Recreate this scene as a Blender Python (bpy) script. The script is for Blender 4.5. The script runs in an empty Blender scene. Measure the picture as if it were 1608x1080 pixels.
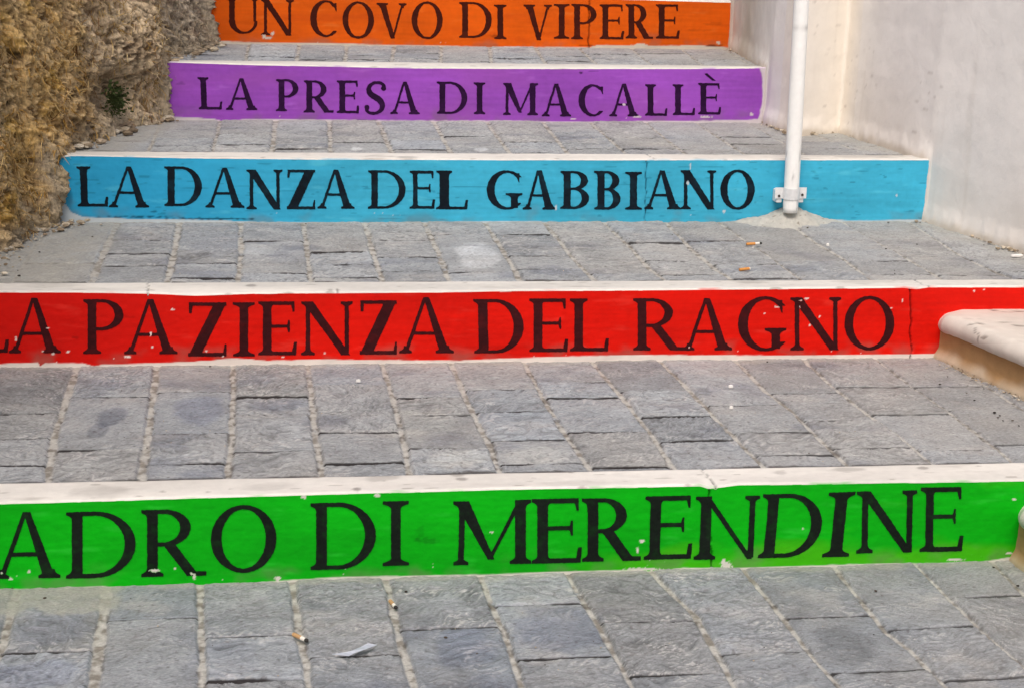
import bpy, math, random
import numpy as np
from mathutils import Matrix, Vector

random.seed(7)
rng = np.random.default_rng(11)
scene = bpy.context.scene
C = scene.collection

# ------------------------------------------------------------------ camera
F = 2600.0                       # focal length in photo pixels (photo 1608 x 1080)
PITCH, YAW, ROLL, CAMZ = 0.2723925, 0.1700934, 0.0276450, 1.41177
cp, sp = math.cos(PITCH), math.sin(PITCH)
cy, sy = math.cos(YAW), math.sin(YAW)
cr, sr = math.cos(ROLL), math.sin(ROLL)
FW = np.array([sy * cp, cy * cp, -sp]); RT = np.array([cy, -sy, 0.0]); UP = np.cross(RT, FW)
R2 = RT * cr + UP * sr; U2 = -RT * sr + UP * cr
CAM = np.array([0, 0, CAMZ])
cd = bpy.data.cameras.new("camera"); cam = bpy.data.objects.new("camera", cd); C.objects.link(cam)
cam.matrix_world = Matrix(((R2[0], U2[0], -FW[0], 0), (R2[1], U2[1], -FW[1], 0), (R2[2], U2[2], -FW[2], CAMZ), (0, 0, 0, 1)))
cd.sensor_fit = 'HORIZONTAL'; cd.sensor_width = 36.0; cd.lens = F / 1608 * 36.0
cd.clip_start = 0.05; cd.clip_end = 500
scene.camera = cam

# ------------------------------------------------------------------ light
SUN_EL, SUN_AZ = math.radians(56), math.radians(200)    # azimuth: clockwise from +Y (behind the camera, a little left)
w = bpy.data.worlds.new("World"); scene.world = w; w.use_nodes = True
nt = w.node_tree; bg = nt.nodes["Background"]
sky = nt.nodes.new("ShaderNodeTexSky"); sky.sky_type = 'NISHITA'; sky.sun_disc = False
sky.sun_elevation = SUN_EL; sky.sun_rotation = SUN_AZ
sky.air_density = 1.0; sky.dust_density = 6.0; sky.ozone_density = 1.0
nt.links.new(sky.outputs[0], bg.inputs[0]); bg.inputs[1].default_value = 0.13
sd = bpy.data.lights.new("sun", 'SUN'); sun = bpy.data.objects.new("sun", sd); C.objects.link(sun)
sd.energy = 1.6; sd.angle = math.radians(30); sd.color = (1.0, 0.965, 0.92)
dv = Vector((math.sin(SUN_AZ) * math.cos(SUN_EL), math.cos(SUN_AZ) * math.cos(SUN_EL), math.sin(SUN_EL)))
sun.rotation_euler = dv.to_track_quat('Z', 'Y').to_euler(); sun.location = (0, -3, 6)
scene.view_settings.view_transform = 'Standard'; scene.view_settings.look = 'None'
scene.view_settings.exposure = 0.0; scene.view_settings.gamma = 1.0

# ------------------------------------------------------------------ survey of the place (metres)
TZ = [0.0, 0.190, 0.3805, 0.577, 0.7705, 0.966]                 # tread levels
RB = [(3.2137, -.0315), (4.1730, -.0356), (5.0781, -.0261), (5.9053, -.0064), (6.6498, 0.0), (7.40, 0.0)]  # riser lines Y = b + s X

def rays(px, py):
    px = np.asarray(px, float); py = np.asarray(py, float)
    return FW + R2 * ((px - 804) / F)[..., None] + U2 * ((540 - py) / F)[..., None]
def on_tread(px, py, i, dz=0.0):
    v = rays(px, py); t = (TZ[i] + dz - CAMZ) / v[..., 2]
    return v * t[..., None] + CAM
def on_riser(px, py, i, dy=0.0):
    v = rays(px, py); b, s = RB[i]; t = (b + dy) / (v[..., 1] - s * v[..., 0])
    return v * t[..., None] + CAM
def at_y(px, py, Y):
    v = rays(px, py); return v * (Y / v[..., 1])[..., None] + CAM

# ------------------------------------------------------------------ numpy noise
_perm = rng.permutation(256).astype(np.int64)
_gr = rng.random((256, 2)) * 2 - 1; _gr /= np.linalg.norm(_gr, axis=1)[:, None]
def perlin(x, y, seed=0):
    x = np.asarray(x, float) + seed * 17.31; y = np.asarray(y, float) + seed * 9.77
    xi = np.floor(x).astype(np.int64); yi = np.floor(y).astype(np.int64)
    xf = x - xi; yf = y - yi
    u = xf * xf * xf * (xf * (xf * 6 - 15) + 10); v = yf * yf * yf * (yf * (yf * 6 - 15) + 10)
    def g(ix, iy, fx, fy):
        h = _perm[(_perm[ix & 255] + iy) & 255]; gg = _gr[h]
        return gg[..., 0] * fx + gg[..., 1] * fy
    a = g(xi, yi, xf, yf); b = g(xi + 1, yi, xf - 1, yf); c = g(xi, yi + 1, xf, yf - 1); d = g(xi + 1, yi + 1, xf - 1, yf - 1)
    return ((a * (1 - u) + b * u) * (1 - v) + (c * (1 - u) + d * u) * v) * 1.5
def fbm(x, y, o=4, seed=0, gain=.5):
    s = 0; a = 1.0; n = 0
    for k in range(o):
        s = s + a * perlin(x * 2 ** k, y * 2 ** k, seed + k * 3); n += a; a *= gain
    return s / n
def ridged(x, y, o=3, seed=0):
    s = 0; a = 1.0; n = 0
    for k in range(o):
        s = s + a * (1 - np.abs(perlin(x * 2 ** k, y * 2 ** k, seed + k * 5)) * 2); n += a; a *= .55
    return s / n
def sstep(a, b, x):
    t = np.clip((x - a) / (b - a), 0, 1); return t * t * (3 - 2 * t)
def lerp(a, b, t): return a + (b - a) * t[..., None]
def col(r, g, b):                      # sRGB 0-255 -> linear
    c = np.array([r, g, b]) / 255.0
    return np.where(c <= .04045, c / 12.92, ((c + .055) / 1.055) ** 2.4)

# ------------------------------------------------------------------ object helpers
def tag(o, label=None, cat=None, group=None, kind=None):
    if label: o["label"] = label
    if cat: o["category"] = cat
    if group: o["group"] = group
    if kind: o["kind"] = kind
    return o
def empty(name, loc):
    o = bpy.data.objects.new(name, None); C.objects.link(o); o.location = loc; o.empty_display_size = .05
    return o
def mesh_obj(name, V, Fc, mat, parent=None, colors=None, smooth=True, attrs=None):
    """V (n,3) world coords, Fc (m,4) or (m,3) int array or list of lists"""
    me = bpy.data.meshes.new(name)
    V = np.asarray(V, np.float32)
    org = np.zeros(3)
    if parent is not None: org = np.array(parent_world(parent))
    V = V - org.astype(np.float32)
    if isinstance(Fc, np.ndarray):
        n = Fc.shape[1]
        me.vertices.add(len(V)); me.vertices.foreach_set("co", V.ravel())
        me.loops.add(Fc.size); me.loops.foreach_set("vertex_index", Fc.astype(np.int32).ravel())
        me.polygons.add(len(Fc))
        me.polygons.foreach_set("loop_start", np.arange(0, Fc.size, n, dtype=np.int32))
        me.update(calc_edges=True)
    else:
        me.from_pydata([tuple(v) for v in V], [], [list(f) for f in Fc]); me.update()
    me.polygons.foreach_set("use_smooth", np.full(len(me.polygons), smooth))
    if colors is not None:
        ca = me.color_attributes.new("Col", 'FLOAT_COLOR', 'POINT')
        cc = np.ones((len(V), 4), np.float32); cc[:, :3] = colors; ca.data.foreach_set("color", cc.ravel())
    for k, a in (attrs or {}).items():
        at = me.attributes.new(k, 'FLOAT', 'POINT'); at.data.foreach_set("value", np.asarray(a, np.float32))
    me.materials.append(mat); me.validate()
    o = bpy.data.objects.new(name, me); C.objects.link(o)
    if parent is not None: o.parent = parent
    return o
def parent_world(p):
    l = np.array(p.location)
    while p.parent is not None:
        p = p.parent; l = l + np.array(p.location)
    return l
def grid_faces(n, m, keep=None, flip=False):
    i = np.arange(n - 1)[:, None] * m + np.arange(m - 1)[None, :]
    f = np.stack([i, i + m, i + m + 1, i + 1], -1) if not flip else np.stack([i, i + 1, i + m + 1, i + m], -1)
    f = f.reshape(-1, 4)
    if keep is not None: f = f[keep.ravel()]
    return f
class MB:
    def __init__(s): s.v = []; s.f = []
    def add(s, V, Fc):
        n = len(s.v); s.v += [tuple(map(float, v)) for v in V]; s.f += [[i + n for i in f] for f in Fc]
    def box(s, c, h, R=None, bev=0.0):
        c = np.array(c, float); h = np.array(h, float)
        if bev <= 0:
            P = np.array([(x, y, z) for x in (-1, 1) for y in (-1, 1) for z in (-1, 1)]) * h
            Fc = [(0, 1, 3, 2), (4, 6, 7, 5), (0, 4, 5, 1), (2, 3, 7, 6), (0, 2, 6, 4), (1, 5, 7, 3)]
        else:                          # chamfered: rings in z
            b = min(bev, *(h * .9)); P = []; Fc = []
            for z, k in ((-h[2], b), (-h[2] + b, 0), (h[2] - b, 0), (h[2], b)):
                x, y = h[0] - k, h[1] - k; q = b * .7
                P += [(-x + q, -y, z), (x - q, -y, z), (x, -y + q, z), (x, y - q, z), (x - q, y, z), (-x + q, y, z), (-x, y - q, z), (-x, -y + q, z)]
            for r in range(3):
                for j in range(8): Fc.append((r * 8 + j, r * 8 + (j + 1) % 8, r * 8 + 8 + (j + 1) % 8, r * 8 + 8 + j))
            Fc.append(tuple(range(7, -1, -1))); Fc.append(tuple(range(24, 32))); P = np.array(P)
        if R is not None: P = P @ np.array(R).T
        s.add(P + c, Fc)
    def tube(s, pts, rads, n=20, cap=True):
        pts = [np.array(p, float) for p in pts]; V = []; Fc = []
        for k, p in enumerate(pts):
            d = pts[min(k + 1, len(pts) - 1)] - pts[max(k - 1, 0)]; d /= np.linalg.norm(d) + 1e-12
            a = np.cross(d, (0.3, 1, .1)); a /= np.linalg.norm(a); b = np.cross(d, a)
            for j in range(n):
                t = 2 * math.pi * j / n; V.append(p + rads[k] * (a * math.cos(t) + b * math.sin(t)))
        for k in range(len(pts) - 1):
            for j in range(n): Fc.append((k * n + j, k * n + (j + 1) % n, (k + 1) * n + (j + 1) % n, (k + 1) * n + j))
        if cap: Fc.append(tuple(range(n - 1, -1, -1))); Fc.append(tuple(range((len(pts) - 1) * n, len(pts) * n)))
        s.add(V, Fc)
    def build(s, name, mat, parent=None, smooth=False):
        o = mesh_obj(name, np.array(s.v), s.f, mat, parent, smooth=smooth)
        if smooth:
            bpy.context.view_layer.objects.active = o
            try: o.data.set_sharp_from_angle(angle=math.radians(40))
            except Exception: pass
        return o

# ------------------------------------------------------------------ materials
def material(name, color=(.5, .5, .5), rough=.8, attr=False, noise=(60, .12), bump=(180, .15, .002), stretch=(1, 1, 1), spec=.3):
    m = bpy.data.materials.new(name); m.use_nodes = True; t = m.node_tree; N = t.nodes; L = t.links
    b = N["Principled BSDF"]; b.inputs["Roughness"].default_value = rough
    b.inputs["Specular IOR Level"].default_value = spec
    tc = N.new("ShaderNodeTexCoord"); mp = N.new("ShaderNodeMapping"); mp.inputs["Scale"].default_value = stretch
    L.new(tc.outputs["Object"], mp.inputs[0]); src = mp.outputs[0]
    n1 = N.new("ShaderNodeTexNoise"); n1.inputs["Scale"].default_value = noise[0]; n1.inputs["Detail"].default_value = 5
    n1.inputs["Roughness"].default_value = .65; L.new(src, n1.inputs["Vector"])
    mr = N.new("ShaderNodeMapRange"); mr.inputs[1].default_value = .25; mr.inputs[2].default_value = .75
    mr.inputs[3].default_value = 1 - noise[1]; mr.inputs[4].default_value = 1 + noise[1]; L.new(n1.outputs[0], mr.inputs[0])
    mul = N.new("ShaderNodeMix"); mul.data_type = 'RGBA'; mul.blend_type = 'MULTIPLY'; mul.inputs[0].default_value = 1.0
    mul.clamp_result = False
    if attr:
        a = N.new("ShaderNodeAttribute"); a.attribute_name = "Col"; L.new(a.outputs["Color"], mul.inputs[6])
    else: mul.inputs[6].default_value = (*color, 1)
    L.new(mr.outputs[0], mul.inputs[7]); L.new(mul.outputs[2], b.inputs["Base Color"])
    n2 = N.new("ShaderNodeTexNoise"); n2.inputs["Scale"].default_value = bump[0]; n2.inputs["Detail"].default_value = 6
    n2.inputs["Roughness"].default_value = .6; L.new(src, n2.inputs["Vector"])
    bp = N.new("ShaderNodeBump"); bp.inputs["Strength"].default_value = bump[1]; bp.inputs["Distance"].default_value = bump[2]
    L.new(n2.outputs[0], bp.inputs["Height"]); L.new(bp.outputs[0], b.inputs["Normal"])
    rr = N.new("ShaderNodeMapRange"); rr.inputs[3].default_value = max(.05, rough - .12); rr.inputs[4].default_value = min(1, rough + .1)
    L.new(n1.outputs[0], rr.inputs[0]); L.new(rr.outputs[0], b.inputs["Roughness"])
    return m
M_stone = material("paving_stone", attr=True, rough=.85, noise=(120, .30), bump=(150, .75, .005), stretch=(1, 2.4, 2))
M_kerb = material("white_kerb_stone", attr=True, rough=.7, noise=(40, .05), bump=(150, .25, .002))
M_paint = material("gloss_paint", attr=True, rough=.6, noise=(18, .05), bump=(60, .22, .003), spec=.14)
M_ink = material("black_letter_paint", attr=True, rough=.65, noise=(90, .2), bump=(90, .2, .002), spec=.12)
M_rock = material("tufa_rock", attr=True, rough=.95, noise=(75, .45), bump=(90, 1.0, .012), stretch=(1.6, 1.6, .7), spec=.1)
M_plaster = material("wall_plaster", attr=True, rough=.9, noise=(26, .035), bump=(70, .25, .004), spec=.15)
M_pole = material("white_pole_paint", attr=True, rough=.45, noise=(30, .05), bump=(40, .12, .003), spec=.4)
M_metal = material("clamp_metal", (.72, .73, .74), rough=.45, noise=(60, .12), bump=(90, .2, .001), spec=.5)
M_hole = material("rust_bolt", (.05, .04, .035), rough=.7)
M_cement = material("cement", attr=True, rough=.95, noise=(70, .14), bump=(120, .5, .004), spec=.1)
M_slab = material("doorstep_marble", attr=True, rough=.6, noise=(30, .05), bump=(60, .2, .003))
M_plinth = material("doorstep_plinth", attr=True, rough=.9, noise=(30, .12), bump=(80, .4, .004), spec=.15)
M_filter = material("cigarette_filter", (.62, .27, .07), rough=.8, noise=(500, .25))
M_tan = material("stained_filter", (.50, .30, .14), rough=.85, noise=(400, .3))
M_paper = material("cigarette_paper", (.78, .74, .68), rough=.85, noise=(300, .1))
M_ash = material("burnt_ash", (.03, .028, .026), rough=.95)
M_scrap = material("plastic_scrap", (.42, .45, .51), rough=.35, noise=(80, .1), spec=.5)
M_chip = material("white_chip", (.82, .80, .77), rough=.8)
M_moss = material("moss_green", (.07, .10, .03), rough=.9, noise=(90, .5))
M_crumb = material("dirt_crumb", (.06, .052, .045), rough=.95, noise=(120, .4))
M_rubble = material("mortar_rubble", attr=True, rough=.95, noise=(90, .2), bump=(150, .6, .004), spec=.1)
M_ground = material("ground_paving", (.27, .265, .27), rough=.9, noise=(6, .2), bump=(30, .5, .01))

# ------------------------------------------------------------------ lettering (serif capitals as distance fields)
def seg(X, Y, x0, y0, x1, y1, w0, w1=None):       # slanted bar, horizontal width w, clipped in y
    w1 = w0 if w1 is None else w1
    t = (Y - y0) / (y1 - y0); xc = x0 + (x1 - x0) * t; ww = w0 + (w1 - w0) * t
    k = abs(y1 - y0) / math.hypot(x1 - x0, y1 - y0)
    f = (ww / 2 - np.abs(X - xc)) * k
    return np.minimum(f, np.minimum(Y - min(y0, y1), max(y0, y1) - Y))
def rect(X, Y, x0, y0, x1, y1): return np.minimum(np.minimum(X - x0, x1 - X), np.minimum(Y - y0, y1 - Y))
def ell(X, Y, cx, cy_, rx, ry): return (1 - np.sqrt(((X - cx) / rx) ** 2 + ((Y - cy_) / ry) ** 2)) * min(rx, ry)
def serif(X, Y, xc, y, up, s, el, er, t, h):      # bracketed serif at the end of a stem
    d = (Y - y) * up; sh = .09 * h
    k = np.where(d < .75 * t, 1.0, np.clip(1 - (d - .75 * t) / sh, 0, 1) ** 3)
    f = np.where(X < xc, s / 2 + el * k - (xc - X), s / 2 + er * k - (X - xc))
    return np.minimum(np.minimum(f, d), .75 * t + sh - d)
def beak(X, Y, x, y, dy, wd, lean=0.):            # little wedge at the end of an arm
    t = (Y - y) / dy; f = np.minimum(wd * (1 - .55 * t) - (x - X), x + lean * t - X)
    return np.minimum(f, np.minimum(t, 1 - t) * abs(dy))
def glyph(ch, X, Y, w, h, s, t):
    U = np.maximum; e = .085 * h
    mx = lambda *a: np.maximum.reduce(a)
    if ch == 'I':
        e = max((w - s) / 2, 1); c = w / 2
        return mx(seg(X, Y, c, 0, c, h, s), serif(X, Y, c, 0, 1, s, e, e, t, h), serif(X, Y, c, h, -1, s, e, e, t, h))
    if ch in 'LE':
        c = e + s / 2
        f = mx(seg(X, Y, c, 0, c, h, s), serif(X, Y, c, 0, 1, s, e, e, t, h), rect(X, Y, c, 0, w, t * 1.15), beak(X, Y, w, 0, .24 * h, .085 * h, .02 * h))
        if ch == 'L': return mx(f, serif(X, Y, c, h, -1, s, e, e, t, h))
        wt = w * .96
        return mx(f, serif(X, Y, c, h, -1, s, e, e, t, h), rect(X, Y, c, h - t * 1.15, wt, h), beak(X, Y, wt, h, -.19 * h, .075 * h),
                  rect(X, Y, c, .51 * h, .82 * w, .51 * h + t), beak(X, Y, .84 * w, .51 * h + t * .4, .12 * h, .06 * h), beak(X, Y, .84 * w, .51 * h + t * .6, -.12 * h, .06 * h))
    if ch in 'PRBD':
        c = e + s / 2; r = c
        f = mx(seg(X, Y, c, 0, c, h, s), serif(X, Y, c, h, -1, s, e, 0, t, h), serif(X, Y, c, 0, 1, s, e, e if ch in 'PR' else 0, t, h))
        def bowl(y0, y1, wr, sb):
            xs = r + .30 * (wr - r); yc = (y0 + y1) / 2; ry = (y1 - y0) / 2
            o = np.where(X < xs, np.minimum(ry - np.abs(Y - yc), X - r), ell(X, Y, xs, yc, wr - xs, ry))
            i = np.where(X < xs, ry - t - np.abs(Y - yc), ell(X, Y, xs, yc, wr - xs - sb, ry - t))
            return np.minimum(o, -i)
        if ch == 'D': return mx(f, bowl(0, h, w, s * 1.02))
        if ch == 'P': return mx(f, bowl(.43 * h, h, w, s))
        if ch == 'B': return mx(f, bowl(.50 * h, h, w * .96, s), bowl(0, .50 * h + t, w, s * 1.05))
        wb = w * .76
        return mx(f, bowl(.45 * h, h, wb, s), seg(X, Y, .86 * w - .06 * h, 0, r + .42 * (wb - r), .49 * h, s * 1.15),
                  np.minimum(rect(X, Y, .74 * w, 0, w, t * 1.1), 1.0 * (X - .70 * w)))
    if ch == 'O':
        return np.minimum(ell(X, Y, w / 2, h / 2, w / 2, h / 2), -ell(X, Y, w / 2, h / 2, w / 2 - s, h / 2 - t))
    if ch in 'CG':
        rx = .56 * w; cx = rx
        f = np.minimum(ell(X, Y, cx, h / 2, rx, h / 2), -ell(X, Y, cx + .03 * w, h / 2, rx - s * .98, h / 2 - t))
        wt = .97 * w if ch == 'C' else .92 * w
        cut = np.maximum(cx + .10 * w - X, np.abs(Y - .5 * h) - .5 * h + .20 * h + np.clip((cx + .45 * w - X), -50, 50) * -.25)
        f = np.minimum(f, np.maximum(cx + .12 * w - X, np.abs(Y - h / 2) - .33 * h))
        top = np.minimum(ell(X, Y, cx, h * .60, wt - cx + .05 * w, h * .40), -ell(X, Y, cx, h * .60, wt - cx, h * .40 - t))
        top = np.minimum(top, np.minimum(X - cx, Y - .70 * h))
        f = mx(f, np.minimum(top, wt - X), beak(X, Y, wt, .93 * h, -.20 * h, .07 * h))
        if ch == 'C':
            bot = np.minimum(ell(X, Y, cx, h * .42, w - cx + .06 * w, h * .42), -ell(X, Y, cx, h * .42, w - cx, h * .42 - t))
            return mx(f, np.minimum(np.minimum(bot, .17 * h - Y), np.minimum(X - cx, w - X)))
        xs = .78 * w
        return mx(f, seg(X, Y, xs, .045 * h, xs, .41 * h, s), serif(X, Y, xs, .42 * h, -1, s, .11 * w + 2, w - xs - s / 2, t, h))
    if ch == 'S':
        P = np.array([(.93, .80), (.92, .90), (.76, .965), (.50, .975), (.25, .90), (.14, .765), (.22, .64), (.48, .53), (.74, .42), (.86, .27), (.77, .11), (.50, .028), (.22, .035), (.06, .10), (.05, .22)]) * (w, h)
        wd = np.array([.9, .55, .5, .5, .62, .85, 1.0, 1.1, 1.1, .95, .68, .5, .5, .55, .9]) * s * .5
        f = np.full(X.shape, -1e9)
        Q = []; W = []
        for k in range(len(P) - 1):
            p0 = P[max(k - 1, 0)]; p1 = P[k]; p2 = P[k + 1]; p3 = P[min(k + 2, len(P) - 1)]
            for u in np.linspace(0, 1, 6, endpoint=False):
                Q.append(.5 * ((2 * p1) + (p2 - p0) * u + (2 * p0 - 5 * p1 + 4 * p2 - p3) * u * u + (-p0 + 3 * p1 - 3 * p2 + p3) * u ** 3)); W.append(wd[k] + (wd[k + 1] - wd[k]) * u)
        for q, r in zip(Q, W): f = np.maximum(f, r - np.hypot(X - q[0], Y - q[1]))
        return f
    if ch == 'A':
        ax = .49 * w; l = e + t / 2; r = w - e - s * .62
        return mx(seg(X, Y, l, 0, ax - s * .18, h, t * 1.25, t * 1.1), seg(X, Y, r, 0, ax, h, s * 1.12, s * .62), rect(X, Y, l + (ax - l) * .36, .33 * h, r + (ax - r) * .33, .33 * h + t),
                  serif(X, Y, l, 0, 1, t, e, e, t, h), serif(X, Y, r, 0, 1, s, e, e, t, h))
    if ch in 'Nn':
        tl, td = (t * 1.5, s * 1.2) if ch == 'N' else (s, t * 1.5)
        l = e + tl / 2; r = w - e - t * .75
        return mx(seg(X, Y, l, 0, l, h, tl), serif(X, Y, l, 0, 1, tl, e, e, t, h), serif(X, Y, l, h, -1, tl, e, 0, t, h),
                  seg(X, Y, r - .1 * td, 0, l, h, td * .85, td), seg(X, Y, r, .02 * h, r, h, t * 1.4), serif(X, Y, r, h, -1, t, e, e, t, h))
    if ch == 'M':
        l = e + t * .7; r = w - e - s / 2; m = .48 * w
        return mx(seg(X, Y, l, 0, l + .02 * w, h, t * 1.4), seg(X, Y, m + .01 * w, .08 * h, l + .1 * s, h, s * .6, s * 1.35), seg(X, Y, m, .1 * h, r, h, t * .9, t * 1.1), seg(X, Y, r, 0, r, h, s),
                  serif(X, Y, l, 0, 1, t, e, e, t, h), serif(X, Y, r, 0, 1, s, e, e, t, h), serif(X, Y, l, h, -1, t, e, 0, t, h), serif(X, Y, r, h, -1, s, 0, e, t, h))
    if ch == 'U':
        l = e + s / 2; r = w - e - t * .75; cx = (l + r) / 2; yb = .36 * h
        o = np.where(Y > yb, -1e3, ell(X, Y, cx, yb, (r - l) / 2 + s / 2, yb)); i = ell(X, Y, cx + s * .25, yb, (r - l) / 2 - s * .32, yb - t * 1.1)
        return mx(seg(X, Y, l, yb - 1, l, h, s), seg(X, Y, r, yb - 1, r, h, t * 1.5), np.minimum(o, -i), serif(X, Y, l, h, -1, s, e, e, t, h), serif(X, Y, r, h, -1, t * 1.5, e, e, t, h))
    if ch == 'V':
        l = e + s * .5; r = w - e - t; m = .53 * w
        return mx(seg(X, Y, m, 0, l, h, s * .75, s * 1.15), seg(X, Y, m, 0, r, h, t * .9, t * 1.1), serif(X, Y, l, h, -1, s, e, e, t, h), serif(X, Y, r, h, -1, t, e, e, t, h))
    if ch == 'Z':
        return mx(rect(X, Y, .04 * w, h - t * 1.1, w, h), rect(X, Y, 0, 0, w, t * 1.2), seg(X, Y, s * .7, 0, w - s * .7, h, s * 1.4),
                  beak(X, Y, w, 0, .23 * h, .07 * h), np.minimum(np.minimum(X - .02 * w, .02 * w + .07 * h + (Y - h) * .1 - X), np.minimum(h - Y, Y - .80 * h)))
    raise ValueError(ch)

# (character, x0, x1, y_top, y_base, lean, stem, hair) measured on the photograph's own 1608 x 1080 grid
LET = {
 0: dict(s=16.8, t=6.4, slope=-.022, L=[('I', -292, -252, 808, 913, 0), ('L', -248, -178, 807, 912, 0), ('L', -85, -14, 805, 910, 0), ('A', -10, 97, 803, 907, 0), ('D', 104, 213, 802, 906, 0), ('R', 222, 324, 799, 904, 0), ('O', 331, 434, 792, 898, 0),
     ('D', 487.5, 590, 788, 892.5, 0), ('I', 601, 642, 786, 887, 0, 15), ('M', 710.5, 834, 785, 885, 0), ('E', 835, 911.5, 782, 883, 0), ('R', 914, 1006, 781, 880, 0),
     ('E', 1012, 1086, 778, 877, 3), ('n', 1091, 1193, 778, 877, 4), ('D', 1194, 1290, 774, 874, 9), ('I', 1296, 1338, 772, 873, 11, 19), ('N', 1345, 1441, 770, 867, 2, 14), ('E', 1445, 1511, 764, 865, 2, 12)]),
 1: dict(s=13.4, t=4.6, slope=-.003, L=[('L', -55, 12, 470, 553, 0), ('A', 14, 97, 468, 554, 0), ('P', 130.6, 193.5, 470, 555, 0), ('A', 195, 280, 470, 555.5, 0), ('Z', 295.5, 355.7, 475, 559, 0),
     ('I', 366, 400, 475, 559, 0), ('E', 405.7, 464.7, 473.6, 557, 0), ('N', 473, 555, 473.6, 557, 0), ('Z', 565, 623, 472, 556, 0), ('A', 627, 714, 467, 554, 0),
     ('D', 744, 822, 470, 554, -2, 15), ('E', 831, 890.5, 469, 552, 0), ('L', 895, 954.5, 469, 551, 0), ('R', 994.5, 1076, 468.6, 549.5, 0), ('A', 1071.6, 1151, 468.6, 549.5, 0),
     ('G', 1158.7, 1234.6, 465.6, 551, 0), ('N', 1241, 1322, 467, 549.4, 0), ('O', 1326, 1404, 465, 549.4, 0)]),
 2: dict(s=11, t=3.6, slope=.005, L=[('L', 121, 168, 262, 324.5, -2), ('A', 171, 235.5, 262, 326, 0), ('D', 258, 317, 262, 324, 0), ('A', 322.6, 385, 264, 326.5, 0), ('N', 387, 444.5, 267, 329, 0),
     ('Z', 450.7, 494.8, 267, 329, 0), ('A', 498.5, 558, 267, 328, 0), ('D', 578, 636.6, 268, 328, 0, 10), ('E', 643.5, 682, 268.6, 328, 0, 7), ('L', 685, 733.6, 268.6, 329, 0, 15),
     ('G', 764, 820, 268, 329.5, 0), ('A', 821, 874.6, 268, 329.5, 0), ('B', 880, 925, 269, 328.5, 0), ('B', 933, 974, 269, 329.5, 0), ('I', 981.6, 1007.7, 270.5, 329.5, 0), ('A', 1011.5, 1070, 268, 329, 0),
     ('N', 1068.7, 1125.4, 268, 329, 0), ('O', 1131, 1185, 267, 329.5, 0)]),
 3: dict(s=8.8, t=3, slope=.010, L=[('L', 311, 347, 122, 172, -2), ('A', 355, 405, 123.6, 173, 0), ('P', 433.4, 468.5, 125, 175, 0), ('R', 477, 523.7, 127, 177, 0), ('E', 528.7, 563, 127, 178, 0),
     ('S', 574.7, 604.5, 129, 179.5, 0), ('A', 613, 660.4, 129, 179.5, 0), ('D', 686, 733.6, 129, 179, 0), ('I', 744, 762, 130, 179.5, 0), ('M', 789.5, 845, 131, 181, 0), ('A', 851, 898, 132, 183, 0),
     ('C', 908.5, 948, 133, 183, 0), ('A', 957, 1004, 132, 183, 0), ('L', 1013, 1047, 133, 182, 0), ('L', 1056, 1090.5, 133, 181, 0), ('E', 1096, 1131, 131, 180, 0), ('`', 1108, 1121, 116, 127, 0)]),
 4: dict(s=8.8, t=2.9, slope=.014, L=[('U', 355, 407, -3, 53.5, 0), ('N', 410, 462, 0, 56, 0), ('C', 487, 530, 1, 58.5, 0), ('O', 538, 587, 3, 61, 0), ('V', 591, 640, 5.5, 61, 0), ('O', 646.5, 695, 3, 61.7, 0),
     ('D', 721, 772, 4, 60, 0), ('I', 776, 795, 8, 61.7, 0), ('V', 822, 868, 8, 63.4, 0), ('I', 870, 894, 7, 61, 0), ('P', 897, 936.5, 7, 62, 0), ('E', 941.5, 979, 7.5, 62, 0), ('R', 982.5, 1025, 7.5, 61, 0), ('E', 1030, 1066, 7.5, 61, 0)]),
}
def letter_field(i, X, Y):
    d = LET[i]; f = np.full(X.shape, -50.0)
    for rec in d['L']:
        ch, x0, x1, yt, yb, lean = rec[:6]; s = rec[6] if len(rec) > 6 else d['s']; t = d['t']
        pad = 4
        m = (X[0] > x0 - pad - abs(lean)) & (X[0] < x1 + pad + abs(lean))
        if not m.any(): continue
        xx = X[:, m]; yy = Y[:, m]; w = x1 - x0; h = yb - yt
        yl = yb - yy + d['slope'] * (xx - (x0 + x1) / 2)
        xl = xx - x0 - lean * (yl / h - .5)
        xl = xl + .35 * perlin(xx * .05, yy * .05, 5 + i)
        if ch == '`': g = 1.9 - np.hypot(0, 0) - np.abs((xl) - (w * (1 - yl / h))) * .7; g = np.minimum(g, np.minimum(yl, h - yl))
        else: g = glyph(ch, xl, yl, w, h, s, t)
        f[:, m] = np.maximum(f[:, m], g)
    return f + .45 * perlin(X * .22, Y * .22, 31 + i) + .12

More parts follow.
